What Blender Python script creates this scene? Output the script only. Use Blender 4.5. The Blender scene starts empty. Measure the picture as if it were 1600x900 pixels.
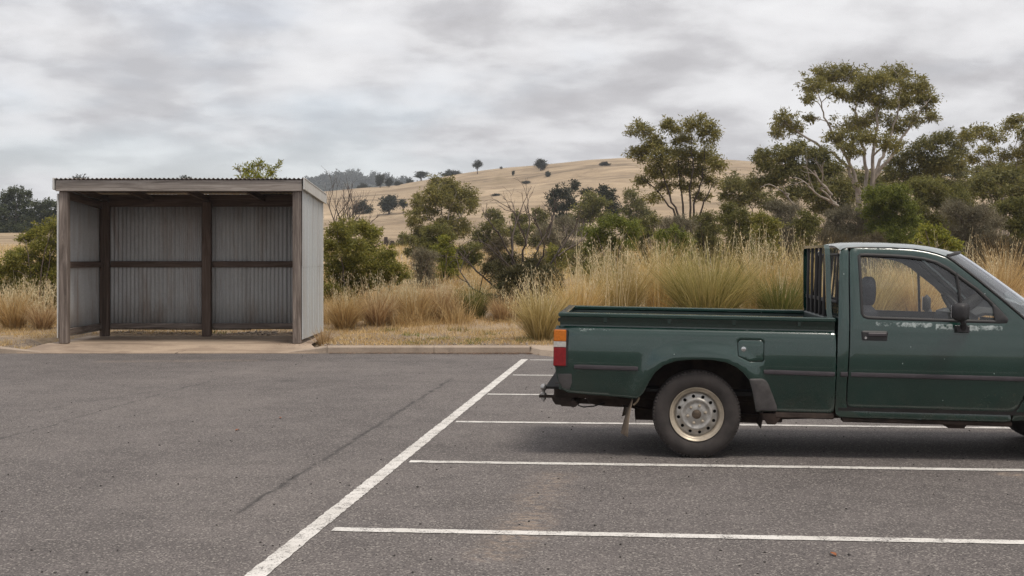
import bpy, bmesh, math, random
import numpy as np
from mathutils import Vector, Matrix
from mathutils.geometry import delaunay_2d_cdt

random.seed(7)
rng = np.random.default_rng(7)
R = math.radians
scene = bpy.context.scene
COL = scene.collection

# ------------------------------------------------------------------ camera
FPX, CAMH, HOR = 2061.0, 1.575, 402.0          # focal length in photo pixels, eye height, horizon row
cd = bpy.data.cameras.new('camera')
cam = bpy.data.objects.new('camera', cd)
COL.objects.link(cam)
cam.location = (0, 0, CAMH)
cam.rotation_euler = (R(90), 0, 0)
cd.sensor_width = 36.0
cd.lens = 36.0 * FPX / 1600.0
cd.shift_y = -48.0 / 1600.0
cd.clip_start = 0.1
cd.clip_end = 9000
scene.camera = cam

# ------------------------------------------------------------------ world, sun, exposure
SUN_EL, SUN_AZ = R(66), R(135)                  # azimuth clockwise from +Y
w = bpy.data.worlds.new('World')
scene.world = w
w.use_nodes = True
nt = w.node_tree
nt.nodes.clear()


def N(nt, kind, **kw):
    n = nt.nodes.new(kind)
    for k, v in kw.items():
        if k in n.inputs.keys():
            n.inputs[k].default_value = v
        else:
            setattr(n, k, v)
    return n


def L(nt, a, b):
    nt.links.new(a, b)


def math_node(nt, op, a, b=None, c=None, clamp=False):
    n = nt.nodes.new('ShaderNodeMath')
    n.operation = op
    n.use_clamp = clamp
    for i, x in enumerate((a, b, c)):
        if x is None:
            continue
        if isinstance(x, (int, float)):
            n.inputs[i].default_value = x
        else:
            nt.links.new(x, n.inputs[i])
    return n.outputs[0]


def ramp(nt, fac, stops, interp='LINEAR'):
    n = nt.nodes.new('ShaderNodeValToRGB')
    cr = n.color_ramp
    cr.interpolation = interp
    while len(cr.elements) < len(stops):
        cr.elements.new(0.5)
    for e, (p, c) in zip(cr.elements, stops):
        e.position = p
        e.color = (c[0], c[1], c[2], 1) if isinstance(c, (tuple, list)) else (c, c, c, 1)
    nt.links.new(fac, n.inputs[0])
    return n.outputs[0]


def mixc(nt, fac, a, b, mode='MIX'):
    n = nt.nodes.new('ShaderNodeMix')
    n.data_type = 'RGBA'
    n.blend_type = mode
    for i, x in ((0, fac), (6, a), (7, b)):
        if isinstance(x, (int, float)):
            n.inputs[i].default_value = x
        elif isinstance(x, (tuple, list)):
            n.inputs[i].default_value = (x[0], x[1], x[2], 1)
        else:
            nt.links.new(x, n.inputs[i])
    return n.outputs[2]


sky = N(nt, 'ShaderNodeTexSky', sky_type='NISHITA', sun_disc=False, sun_elevation=SUN_EL, sun_rotation=SUN_AZ,
        air_density=1.0, dust_density=0.4, ozone_density=1.0)
bg_sky = N(nt, 'ShaderNodeBackground', Strength=0.10)
L(nt, sky.outputs[0], bg_sky.inputs[0])
tc = N(nt, 'ShaderNodeTexCoord')
sep = N(nt, 'ShaderNodeSeparateXYZ')
L(nt, tc.outputs['Generated'], sep.inputs[0])
zz = math_node(nt, 'ADD', math_node(nt, 'ABSOLUTE', sep.outputs[2]), 0.22)
comb = N(nt, 'ShaderNodeCombineXYZ')
L(nt, math_node(nt, 'DIVIDE', sep.outputs[0], zz), comb.inputs[0])
L(nt, math_node(nt, 'DIVIDE', sep.outputs[1], zz), comb.inputs[1])
n1 = N(nt, 'ShaderNodeTexNoise', Scale=3.9, Detail=10.0, Roughness=0.53, Distortion=0.15)
n2 = N(nt, 'ShaderNodeTexNoise', Scale=1.25, Detail=4.0, Roughness=0.5)
mp = N(nt, 'ShaderNodeMapping')
mp.inputs['Location'].default_value = (3.7, 11.3, 2.0)
L(nt, comb.outputs[0], mp.inputs[0])
L(nt, mp.outputs[0], n1.inputs['Vector'])
L(nt, mp.outputs[0], n2.inputs['Vector'])
cl = math_node(nt, 'ADD', math_node(nt, 'MULTIPLY', n1.outputs[0], 0.80), math_node(nt, 'MULTIPLY', n2.outputs[0], 0.20))
ccol = ramp(nt, cl, [(0.36, (0.327, 0.319, 0.329)), (0.44, (0.384, 0.377, 0.387)), (0.50, (0.462, 0.457, 0.465)), (0.56, (0.518, 0.513, 0.521)), (0.66, (0.567, 0.564, 0.570))])
cover = ramp(nt, n2.outputs[0], [(0.34, 0.78), (0.46, 0.96), (0.52, 1.0)])
bg_cl = N(nt, 'ShaderNodeBackground', Strength=1.0)
L(nt, ccol, bg_cl.inputs[0])
mixs = N(nt, 'ShaderNodeMixShader')
L(nt, cover, mixs.inputs[0])
L(nt, bg_sky.outputs[0], mixs.inputs[1])
L(nt, bg_cl.outputs[0], mixs.inputs[2])
wo = N(nt, 'ShaderNodeOutputWorld')
L(nt, mixs.outputs[0], wo.inputs[0])

sd = bpy.data.lights.new('sun', 'SUN')
sd.energy = 1.5
sd.angle = R(18)
sd.color = (1.0, 0.93, 0.83)
sun = bpy.data.objects.new('sun', sd)
COL.objects.link(sun)
sdir = Vector((math.sin(SUN_AZ) * math.cos(SUN_EL), math.cos(SUN_AZ) * math.cos(SUN_EL), math.sin(SUN_EL)))
sun.rotation_euler = sdir.to_track_quat('Z', 'Y').to_euler()

scene.view_settings.view_transform = 'Standard'
scene.view_settings.look = 'None'
scene.view_settings.exposure = 0.79
scene.view_settings.gamma = 1.0
scene.view_settings.use_curve_mapping = False
try:
    scene.cycles.volume_step_rate = 4.0
    scene.cycles.volume_max_steps = 32
    scene.cycles.max_bounces = 8
    scene.cycles.volume_bounces = 0
    scene.cycles.transparent_max_bounces = 12
    scene.cycles.use_denoising = True
    scene.cycles.denoiser = 'OPENIMAGEDENOISE'
    scene.cycles.denoising_input_passes = 'RGB_ALBEDO_NORMAL'
    scene.cycles.denoising_prefilter = 'NONE'
except Exception:
    pass


# ------------------------------------------------------------------ helpers: objects
def tag(o, label=None, cat=None, group=None, kind=None):
    if label: o['label'] = label
    if cat: o['category'] = cat
    if group: o['group'] = group
    if kind: o['kind'] = kind
    return o


def empty(name, loc=(0, 0, 0), rot=(0, 0, 0)):
    o = bpy.data.objects.new(name, None)
    o.empty_display_size = 0.2
    o.location = loc
    o.rotation_euler = rot
    COL.objects.link(o)
    return o


def link(name, me, mat=None, parent=None):
    o = bpy.data.objects.new(name, me)
    COL.objects.link(o)
    if mat is not None and not me.materials:
        me.materials.append(mat)
    if parent is not None:
        o.parent = parent
    return o


def mesh_np(name, v, f, smooth=False):
    """v (n,3) array, f (m,k) int array, all faces the same size"""
    v = np.asarray(v, dtype=np.float32)
    f = np.asarray(f, dtype=np.int32)
    me = bpy.data.meshes.new(name)
    me.vertices.add(len(v))
    me.vertices.foreach_set('co', v.ravel())
    k = f.shape[1]
    me.loops.add(f.size)
    me.loops.foreach_set('vertex_index', f.ravel())
    me.polygons.add(len(f))
    me.polygons.foreach_set('loop_start', np.arange(0, f.size, k, dtype=np.int32))
    me.polygons.foreach_set('loop_total', np.full(len(f), k, dtype=np.int32))
    if smooth:
        me.polygons.foreach_set('use_smooth', np.ones(len(f), dtype=bool))
    me.update(calc_edges=True)
    me.validate()
    return me


class MB:
    """collects shapes into ONE mesh"""
    def __init__(self):
        self.v, self.f = [], []

    def add(self, v, f):
        b = len(self.v)
        self.v += [tuple(map(float, p)) for p in v]
        self.f += [tuple(b + i for i in q) for q in f]
        return self

    def box(self, c, s, ch=0.0, rot=None):
        hx, hy, hz = s[0] / 2, s[1] / 2, s[2] / 2
        ch = min(ch, hx * .9, hy * .9, hz * .9)
        pts = []
        for sx in (-1, 1):
            for sy in (-1, 1):
                for sz in (-1, 1):
                    if ch > 0:
                        pts += [(sx * hx, sy * (hy - ch), sz * (hz - ch)), (sx * (hx - ch), sy * hy, sz * (hz - ch)),
                                (sx * (hx - ch), sy * (hy - ch), sz * hz)]
                    else:
                        pts.append((sx * hx, sy * hy, sz * hz))
        return self.hull([Vector(p) for p in pts], c, rot)

    def hull(self, pts, c=(0, 0, 0), rot=None):
        bm = bmesh.new()
        for p in pts:
            q = Vector(p)
            if rot is not None:
                q = rot @ q
            bm.verts.new(q + Vector(c))
        bmesh.ops.convex_hull(bm, input=bm.verts)
        bmesh.ops.dissolve_limit(bm, angle_limit=R(1), verts=bm.verts, edges=bm.edges)
        bm.verts.index_update()
        vs = [v.co.copy() for v in bm.verts]
        fs = [[v.index for v in f.verts] for f in bm.faces]
        bm.free()
        return self.add(vs, fs)

    def tube(self, pts, rad, sides=8, cap=True):
        pts = [Vector(p) for p in pts]
        if isinstance(rad, (int, float)):
            rad = [rad] * len(pts)
        vs, fs = [], []
        prev = None
        for i, p in enumerate(pts):
            t = (pts[min(i + 1, len(pts) - 1)] - pts[max(i - 1, 0)])
            t = t.normalized() if t.length > 1e-9 else Vector((0, 0, 1))
            if prev is None:
                a = t.cross(Vector((0, 0, 1)))
                if a.length < 0.1:
                    a = t.cross(Vector((0, 1, 0)))
            else:
                a = prev - t * prev.dot(t)
            a.normalize()
            prev = a
            b = t.cross(a)
            for k in range(sides):
                an = 2 * math.pi * k / sides
                vs.append(p + (a * math.cos(an) + b * math.sin(an)) * rad[i])
        for i in range(len(pts) - 1):
            for k in range(sides):
                k2 = (k + 1) % sides
                fs.append((i * sides + k, i * sides + k2, (i + 1) * sides + k2, (i + 1) * sides + k))
        if cap:
            fs.append(tuple(range(sides))[::-1])
            fs.append(tuple((len(pts) - 1) * sides + k for k in range(sides)))
        return self.add(vs, fs)

    def lathe(self, prof, c=(0, 0, 0), axis='y', seg=48, closed=False):
        """prof: list of (radius, offset along axis)"""
        vs, fs = [], []
        n = len(prof)
        for k in range(seg):
            a = 2 * math.pi * k / seg
            ca, sa = math.cos(a), math.sin(a)
            for r, h in prof:
                if axis == 'y':
                    vs.append((c[0] + r * ca, c[1] + h, c[2] + r * sa))
                elif axis == 'x':
                    vs.append((c[0] + h, c[1] + r * ca, c[2] + r * sa))
                else:
                    vs.append((c[0] + r * ca, c[1] + r * sa, c[2] + h))
        m = n if closed else n - 1
        for k in range(seg):
            k2 = (k + 1) % seg
            for i in range(m):
                j = (i + 1) % n
                fs.append((k * n + i, k * n + j, k2 * n + j, k2 * n + i))
        return self.add(vs, fs)

    def grid(self, P):
        """P[i][j] points"""
        a, b = len(P), len(P[0])
        vs = [p for row in P for p in row]
        fs = [(i * b + j, (i + 1) * b + j, (i + 1) * b + j + 1, i * b + j + 1) for i in range(a - 1) for j in range(b - 1)]
        return self.add(vs, fs)

    def build(self, name, mat, parent=None, smooth=False, angle=35):
        me = bpy.data.meshes.new(name)
        me.from_pydata(self.v, [], self.f)
        bm = bmesh.new()
        bm.from_mesh(me)
        bmesh.ops.recalc_face_normals(bm, faces=bm.faces)
        bm.to_mesh(me)
        bm.free()
        if smooth:
            me.polygons.foreach_set('use_smooth', np.ones(len(me.polygons), dtype=bool))
            if angle:
                me.set_sharp_from_angle(angle=R(angle))
        me.update()
        return link(name, me, mat, parent)


# ------------------------------------------------------------------ helpers: materials
def new_mat(name):
    m = bpy.data.materials.new(name)
    m.use_nodes = True
    nt = m.node_tree
    nt.nodes.clear()
    out = nt.nodes.new('ShaderNodeOutputMaterial')
    p = nt.nodes.new('ShaderNodeBsdfPrincipled')
    L(nt, p.outputs[0], out.inputs[0])
    return m, nt, p, out


def objco(nt, scale=(1, 1, 1), loc=(0, 0, 0)):
    t = nt.nodes.new('ShaderNodeTexCoord')
    mpn = nt.nodes.new('ShaderNodeMapping')
    mpn.inputs['Scale'].default_value = scale
    mpn.inputs['Location'].default_value = loc
    L(nt, t.outputs['Object'], mpn.inputs[0])
    return mpn.outputs[0]


def noise(nt, vec, scale, detail=4.0, rough=0.55, dist=0.0):
    n = N(nt, 'ShaderNodeTexNoise', Scale=scale, Detail=detail, Roughness=rough, Distortion=dist)
    L(nt, vec, n.inputs['Vector'])
    return n.outputs[0]


def bump(nt, p, h, strength=0.3, dist=0.01):
    b = N(nt, 'ShaderNodeBump', Strength=strength, Distance=dist)
    L(nt, h, b.inputs['Height'])
    L(nt, b.outputs[0], p.inputs['Normal'])


def simple(name, col, rough=0.6, metal=0.0, var=0.25, nscale=8.0, bumps=0.0, bscale=60.0, spec=None, coat=0.0):
    m, nt, p, o = new_mat(name)
    v = objco(nt)
    f = noise(nt, v, nscale, 5, 0.6)
    c0 = tuple(x * (1 - var) for x in col)
    c1 = tuple(min(1, x * (1 + var)) for x in col)
    L(nt, ramp(nt, f, [(0.3, c0), (0.7, c1)]), p.inputs['Base Color'])
    p.inputs['Roughness'].default_value = rough
    p.inputs['Metallic'].default_value = metal
    p.inputs['Coat Weight'].default_value = coat
    if spec is not None:
        p.inputs['Specular IOR Level'].default_value = spec
    if bumps > 0:
        bump(nt, p, noise(nt, v, bscale, 4, 0.6), bumps, 0.004)
    return m


def foliage(name, cols, transl=0.3, rough=0.55):
    """cols: list of linear colours spread over the leaves at random"""
    m, nt, p, o = new_mat(name)
    g = nt.nodes.new('ShaderNodeNewGeometry')
    st = [(i / max(1, len(cols) - 1), c) for i, c in enumerate(cols)]
    col = ramp(nt, g.outputs['Random Per Island'], st)
    big = noise(nt, objco(nt), 0.55, 3, 0.5)
    col = mixc(nt, 1.0, col, ramp(nt, big, [(0.3, 0.78), (0.7, 1.2)]), 'MULTIPLY')
    L(nt, col, p.inputs['Base Color'])
    p.inputs['Roughness'].default_value = rough
    p.inputs['Specular IOR Level'].default_value = 0.35
    t = nt.nodes.new('ShaderNodeBsdfTranslucent')
    L(nt, col, t.inputs[0])
    ms = N(nt, 'ShaderNodeMixShader')
    ms.inputs[0].default_value = transl
    L(nt, p.outputs[0], ms.inputs[1])
    L(nt, t.outputs[0], ms.inputs[2])
    L(nt, ms.outputs[0], o.inputs[0])
    return m


def at(px, py, Y):
    """the point at depth Y behind a spot measured in the photograph"""
    return Vector(((px - 800) / FPX * Y, Y, CAMH - (py - HOR) / FPX * Y))


def gp(px, py, h=0.0):
    """the ground point (height h) seen at a spot measured in the photograph"""
    Y = FPX * (CAMH - h) / (py - HOR)
    return Vector(((px - 800) / FPX * Y, Y, h))

# ================================================================== THE GROUND
SKX = np.array([-1500, -400, 0, 150, 300, 420, 480, 564, 615, 640, 670, 731, 780, 834, 880, 920, 976, 1060, 1120, 1180, 1260, 1400, 1500, 1600, 2000, 3200.])
SKY_ = np.array([385, 374, 366, 358, 335, 312, 303, 293, 289, 284, 279, 269, 263, 258, 253, 248.5, 245.5, 246, 248, 251, 256, 268, 276, 285, 315, 360.])
BY = np.array([0, 21.7, 26, 35, 45, 70, 110, 180, 250, 330., 480, 2000])
BH = np.array([.1, .1, .12, .42, .8, 1.75, 2.7, 5.0, 7.3, 9.5, 12.0, 12.0])
RIDGE = 480.0


def smooth(t):
    t = np.clip(t, 0, 1)
    return t * t * (3 - 2 * t)


def H(X, Y):
    X = np.asarray(X, float)
    Y = np.asarray(Y, float)
    xp = 800 + FPX * X / np.maximum(Y, 1)
    base = np.interp(Y, BY, BH)
    ridge = CAMH + (HOR - np.interp(xp, SKX, SKY_)) / FPX * RIDGE
    t = np.clip((Y - 230) / (RIDGE - 230), 0, 1)
    hill = base + (ridge - base) * (t ** 1.15)
    over = np.maximum(Y - RIDGE, 0)
    hill = np.where(over > 0, np.maximum(hill - over * 0.13, -5.0), hill)
    amp = np.clip((Y - 90) / 300, 0, 1) * np.clip((RIDGE + 20 - Y) / 120, 0.05, 1)
    hill = hill + amp * (1.5 * np.sin(X * .031 + Y * .021 + 1) * np.sin(Y * .027 - X * .012) + .7 * np.sin(X * .083 + 2 * np.sin(Y * .03)) + .35 * np.sin(Y * .19 + X * .05 + 2 * np.sin(X * .04)))
    near = np.clip((Y - 22.3) / 3, 0, 1) * np.clip((120 - Y) / 60, 0, 1)
    hill = hill + near * (.022 * np.sin(X * 2.1 + Y * .9) * np.sin(Y * 1.7 - X * .4) + .014 * np.sin(X * 5.3 - Y * 3.1))
    under = (X > -8.4) & (X < -3.2) & (Y < 25.05)
    return np.where(under, np.minimum(hill, 0.02), hill)


def Hs(x, y):
    return float(H(x, y))


def ground_mat():
    m, nt, p, o = new_mat('dry_grass_ground')
    v = objco(nt)
    big = noise(nt, v, 0.035, 6, 0.6, 0.4)
    mid = noise(nt, v, 0.6, 6, 0.65)
    fine = noise(nt, v, 9.0, 5, 0.7)
    streak = noise(nt, objco(nt, (0.02, 0.12, 0.16)), 1.0, 7, 0.62, 0.8)
    c = ramp(nt, big, [(0.3, (0.28, 0.205, 0.132)), (0.5, (0.36, 0.270, 0.178)), (0.7, (0.43, 0.330, 0.222))])
    c = mixc(nt, 1.0, c, ramp(nt, streak, [(0.36, 0.60), (0.47, 0.95), (0.62, 1.15)]), 'MULTIPLY')
    c = mixc(nt, 1.0, c, ramp(nt, fine, [(0.3, 0.72), (0.7, 1.15)]), 'MULTIPLY')
    hillp = noise(nt, v, 0.11, 8, 0.72, 0.6)
    c = mixc(nt, 1.0, c, ramp(nt, hillp, [(0.32, 0.62), (0.46, 0.95), (0.60, 1.14)]), 'MULTIPLY')
    c = mixc(nt, ramp(nt, noise(nt, objco(nt, (1, .5, 1), (40, 9, 0)), 0.05, 6, 0.6, 1.0), [(0.58, 0.0), (0.70, 0.5)]), c, (0.19, 0.145, 0.085))
    green = ramp(nt, mid, [(0.60, 0.0), (0.72, 0.55)])
    c = mixc(nt, green, c, (0.155, 0.135, 0.06))
    # bare stony soil on the verge close to the kerb
    geo = nt.nodes.new('ShaderNodeNewGeometry')
    sp = nt.nodes.new('ShaderNodeSeparateXYZ')
    L(nt, geo.outputs['Position'], sp.inputs[0])
    nearm = ramp(nt, math_node(nt, 'DIVIDE', sp.outputs[1], 60.0), [(0.38, 1.0), (0.47, 0.0)])
    pat = ramp(nt, noise(nt, v, 0.9, 5, 0.6, 0.5), [(0.44, 0.0), (0.54, 1.0)])
    soil = ramp(nt, noise(nt, v, 26.0, 4, 0.7), [(0.3, (0.10, 0.075, 0.055)), (0.55, (0.24, 0.19, 0.145)), (0.75, (0.36, 0.30, 0.24))])
    c = mixc(nt, math_node(nt, 'MULTIPLY', nearm, pat), c, soil)
    L(nt, c, p.inputs['Base Color'])
    p.inputs['Roughness'].default_value = 0.95
    p.inputs['Specular IOR Level'].default_value = 0.15
    bump(nt, p, fine, 0.6, 0.05)
    return m


M_ground = ground_mat()
ya = np.concatenate([np.linspace(21.735, 30, 48), np.linspace(30.3, 80, 90), np.geomspace(81, 700, 130), [800, 950, 1150]])
aa = np.linspace(-1.15, 1.15, 241)
A, Yg = np.meshgrid(aa, ya)
Xg = A * Yg
Zg = H(Xg, Yg)
nr, nc = A.shape
idx = np.arange(nr * nc).reshape(nr, nc)
f = np.stack([idx[:-1, :-1], idx[:-1, 1:], idx[1:, 1:], idx[1:, :-1]], -1).reshape(-1, 4)
terrain = link('terrain', mesh_np('terrain', np.stack([Xg, Yg, Zg], -1).reshape(-1, 3), f, True), M_ground)
tag(terrain, 'dry straw coloured paddock rising to a rounded bare hill', None, None, 'structure')

g = MB()
for (x0, x1, y0, y1) in ((-1500, 1500, -900, -46.0), (-1500, -46.0, -46.0, 21.6), (46.0, 1500, -46.0, 21.6)):
    g.add([(x0, y0, .02), (x1, y0, .02), (x1, y1, .02), (x0, y1, .02)], [(0, 1, 2, 3)])
g.add([(-1500, 21.6, .0), (-25.1, 21.6, .0), (-1500, 1300, .0)], [(0, 1, 2)])
g.add([(1500, 21.6, .0), (1500, 1300, .0), (25.1, 21.6, .0)], [(0, 1, 2)])
tag(g.build('ground', M_ground), 'dry grass land around the car park', None, None, 'structure')


# ------------------------------------------------------------------ far wooded ridge
def ridge_y(x):
    return np.interp(x, [-1500, 0, 100, 300, 380, 440, 480, 520, 560, 600, 640, 700, 900, 1400, 3000],
                     [372, 356, 350, 318, 303, 293, 286, 279, 277, 281, 290, 300, 306, 320, 360])


yr = np.linspace(900, 1500, 14)
ar = np.linspace(-0.9, 0.9, 160)
A, Yg = np.meshgrid(ar, yr)
t = (Yg - 900) / 600
Zg = (CAMH + (HOR - ridge_y(800 + FPX * A)) / FPX * 1500 - 2) * smooth(t) - 6 * (1 - t)
nr, nc = A.shape
idx = np.arange(nr * nc).reshape(nr, nc)
f = np.stack([idx[:-1, :-1], idx[:-1, 1:], idx[1:, 1:], idx[1:, :-1]], -1).reshape(-1, 4)
M_forestfloor = simple('forest_floor', (0.06, 0.06, 0.04), 0.9, nscale=0.02)
ridge_o = link('wooded_ridge', mesh_np('wooded_ridge', np.stack([A * Yg, Yg, Zg], -1).reshape(-1, 3), f, True), M_forestfloor)
tag(ridge_o, 'far dark ridge covered in trees', None, None, 'structure')


# ------------------------------------------------------------------ asphalt
BAY = R(5.2)
LDIR = Vector((0.1062, 1.0, 0)).normalized()
BDIR = Vector((math.cos(BAY), -math.sin(BAY), 0))
L0 = gp(400, 900)


def seg_mask(nt, v, a, b, width, wob, wscale):
    """soft mask along the segment a-b on the ground, with a wandering edge"""
    a, b = Vector((a.x, a.y, 0)), Vector((b.x, b.y, 0))
    d = (b - a)
    ln = d.length
    d.normalize()
    n = Vector((-d.y, d.x, 0))

    def dot(vec, k):
        q = nt.nodes.new('ShaderNodeVectorMath')
        q.operation = 'DOT_PRODUCT'
        L(nt, v, q.inputs[0])
        q.inputs[1].default_value = vec
        return math_node(nt, 'SUBTRACT', q.outputs['Value'], k)
    across = dot(n, n.dot(a))
    along = math_node(nt, 'DIVIDE', dot(d, d.dot(a)), ln)
    across = math_node(nt, 'ADD', across, math_node(nt, 'MULTIPLY', math_node(nt, 'SUBTRACT', noise(nt, v, wscale, 5, 0.65), 0.5), wob))
    m = ramp(nt, math_node(nt, 'DIVIDE', math_node(nt, 'ABSOLUTE', across), width), [(0.0, 1.0), (0.35, 0.6), (1.0, 0.0)])
    e = ramp(nt, along, [(0.0, 0.0), (0.06, 1.0), (0.9, 1.0), (1.0, 0.0)])
    return math_node(nt, 'MULTIPLY', m, e)


def asphalt_colour(nt, v):
    patch = noise(nt, v, 0.22, 6, 0.6, 0.6)
    mid = noise(nt, v, 2.3, 6, 0.65)
    agg = noise(nt, v, 85.0, 3, 0.75)
    vor = N(nt, 'ShaderNodeTexVoronoi', Scale=105.0)
    L(nt, v, vor.inputs['Vector'])
    c = ramp(nt, patch, [(0.3, (0.100, 0.087, 0.083)), (0.5, (0.130, 0.114, 0.108)), (0.70, (0.164, 0.143, 0.133))])
    c = mixc(nt, 1.0, c, ramp(nt, mid, [(0.3, 0.80), (0.7, 1.16)]), 'MULTIPLY')
    c = mixc(nt, 1.0, c, ramp(nt, agg, [(0.32, 0.45), (0.47, 0.90), (0.58, 1.12), (0.70, 1.7)]), 'MULTIPLY')
    sepc = nt.nodes.new('ShaderNodeSeparateColor')
    L(nt, vor.outputs['Color'], sepc.inputs[0])
    c = mixc(nt, ramp(nt, sepc.outputs[0], [(0.86, 0.0), (0.90, 0.7)]), c, (0.33, 0.30, 0.27))
    c = mixc(nt, ramp(nt, sepc.outputs[1], [(0.86, 0.0), (0.90, 0.75)]), c, (0.045, 0.04, 0.04))
    return c, agg, mid


def asphalt_mat():
    m, nt, p, o = new_mat('asphalt')
    v = objco(nt)
    c, agg, mid = asphalt_colour(nt, v)
    seams = [(gp(712, 588), gp(310, 840), 0.035, 0.14, 2.6, 0.9), (gp(712, 588), gp(340, 815), 0.12, 0.3, 1.6, 0.15), (gp(-40, 698), gp(352, 588), 0.022, 0.4, 1.6, 0.75), (gp(-40, 640), gp(250, 612), 0.02, 0.5, 1.7, 0.4),
             (gp(0, 560), gp(800, 566), 0.55, 1.0, 0.7, 0.22), (gp(60, 640), gp(320, 600), 0.05, 0.5, 2.0, 0.35),
             (gp(1490, 765), gp(1640, 800), 0.05, 0.4, 3.0, 0.4), (gp(1020, 700), gp(940, 720), 0.3, 0.5, 1.5, 0.25)]
    for a, b, wd, wob, ws, k in seams:
        s = math_node(nt, 'MULTIPLY', seg_mask(nt, v, a, b, wd, wob, ws), k)
        s = math_node(nt, 'MULTIPLY', s, ramp(nt, noise(nt, v, 5.0, 5, .7), [(0.36, 0.1), (0.56, 1.0)]))
        c = mixc(nt, s, c, (0.035, 0.032, 0.031))
    # windblown sand
    for a, b, wd, k in ((gp(868, 735), gp(800, 860), 0.22, 0.34), (gp(1555, 738), gp(1640, 752), 0.12, 0.6), (gp(760, 880), gp(840, 800), 0.2, 0.35), (gp(140, 565), gp(420, 563), 0.3, 0.35)):
        s = math_node(nt, 'MULTIPLY', seg_mask(nt, v, a, b, wd, 0.5, 2.0), k)
        s = math_node(nt, 'MULTIPLY', s, ramp(nt, noise(nt, v, 14, 4, .7), [(0.42, 0.0), (0.6, 1.0)]))
        c = mixc(nt, s, c, (0.36, 0.27, 0.20))
    # oil drips in the bays
    sp = N(nt, 'ShaderNodeTexVoronoi', Scale=0.55)
    L(nt, v, sp.inputs['Vector'])
    c = mixc(nt, ramp(nt, sp.outputs['Distance'], [(0.03, 0.45), (0.10, 0.0)]), c, (0.05, 0.046, 0.045))
    L(nt, c, p.inputs['Base Color'])
    p.inputs['Roughness'].default_value = 0.88
    p.inputs['Specular IOR Level'].default_value = 0.3
    bump(nt, p, agg, 0.55, 0.006)
    return m


M_asphalt = asphalt_mat()
ap = MB()
xs = np.linspace(-46, 46, 47)
ys = np.concatenate([np.linspace(-46, 0, 12), np.linspace(2, 21.62, 16)])
ap.grid([[(x, y, 0.0) for x in xs] for y in ys])
car_park = ap.build('car_park', M_asphalt)
tag(car_park, 'worn grey asphalt of the car park', None, None, 'structure')


def paint_mat():
    m, nt, p, o = new_mat('road_paint')
    v = objco(nt)
    c, agg, mid = asphalt_colour(nt, v)
    wear = math_node(nt, 'ADD', math_node(nt, 'MULTIPLY', agg, 0.55), math_node(nt, 'MULTIPLY', noise(nt, v, 7, 6, 0.7), 0.45))
    k = ramp(nt, wear, [(0.415, 0.08), (0.485, 0.93)])
    pc = ramp(nt, noise(nt, v, 3, 5, .6), [(0.3, (0.56, 0.53, 0.49)), (0.7, (0.74, 0.71, 0.67))])
    L(nt, mixc(nt, k, c, pc), p.inputs['Base Color'])
    p.inputs['Roughness'].default_value = 0.75
    bump(nt, p, agg, 0.35, 0.004)
    return m


M_paint = paint_mat()


def stripe(a, b, width, z):
    d = (b - a)
    ln = d.length
    d.normalize()
    n = Vector((-d.y, d.x, 0))
    k = max(2, int(ln / 0.05))
    P = [[], []]
    for i in range(k + 1):
        q = a + d * (ln * i / k)
        for j, s in enumerate((-1, 1)):
            e = (random.random() - .5) * 0.010
            P[j].append((q + n * (s * width / 2 + e)) + Vector((0, 0, z)))
    return MB().grid(P).build('painted_line', M_paint, car_park)


ends = [L0 + LDIR * (-6.0), gp(820, 561.5)]
stripe(ends[0], ends[1], 0.106, 0.004)
for py, px in ((827.5, 515), (721.5, 636), (659.2, 709), (616.2, 759), (586.2, 799), (562.6, 826)):
    a = gp(px, py)
    stripe(a + BDIR * 0.02, a + BDIR * 6.2, 0.105, 0.004)

# ------------------------------------------------------------------ kerb and concrete
def concrete_mat(name, c, stain=0.5):
    m, nt, p, o = new_mat(name)
    v = objco(nt)
    b = noise(nt, v, 0.8, 6, 0.62, 0.5)
    fn = noise(nt, v, 55, 4, 0.7)
    col = ramp(nt, b, [(0.3, tuple(x * 0.72 for x in c)), (0.55, c), (0.75, tuple(x * 1.15 for x in c))])
    col = mixc(nt, 1.0, col, ramp(nt, fn, [(0.3, 0.8), (0.7, 1.12)]), 'MULTIPLY')
    st = ramp(nt, noise(nt, v, 2.4, 7, 0.7, 0.3), [(0.52, 0.0), (0.70, stain)])
    col = mixc(nt, st, col, tuple(x * 0.42 for x in c))
    L(nt, col, p.inputs['Base Color'])
    p.inputs['Roughness'].default_value = 0.9
    bump(nt, p, fn, 0.4, 0.004)
    return m


M_conc = concrete_mat('concrete', (0.40, 0.315, 0.24))
M_kerb = concrete_mat('kerb_concrete', (0.36, 0.285, 0.22), 0.6)
KY, KH = 21.6, 0.12
kerb_root = empty('kerb', (0, KY, 0))
tag(kerb_root, 'low concrete kerb along the far edge of the asphalt', None, None, 'structure')


def kerb_section(x0, x1, h0=KH, h1=KH):
    m = MB()
    n = max(2, int((x1 - x0) / 0.12))
    P = []
    for i in range(n + 1):
        t = i / n
        x = x0 + (x1 - x0) * t
        h = h0 + (h1 - h0) * t
        e = 0.004 * math.sin(x * 7) + random.uniform(-.003, .003)
        P.append([(x, 0.0 + e, -0.05), (x, 0.008 + e, h * .8), (x, 0.03 + e, h - .008), (x, 0.05, h), (x, 0.15, h + .002), (x, 0.155, -0.05)])
    m.grid(P)
    m.add(P[0], [tuple(range(6))])
    m.add(P[-1], [tuple(range(6))[::-1]])
    return m.build('kerb_section', M_kerb, kerb_root, True, 40)


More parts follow.
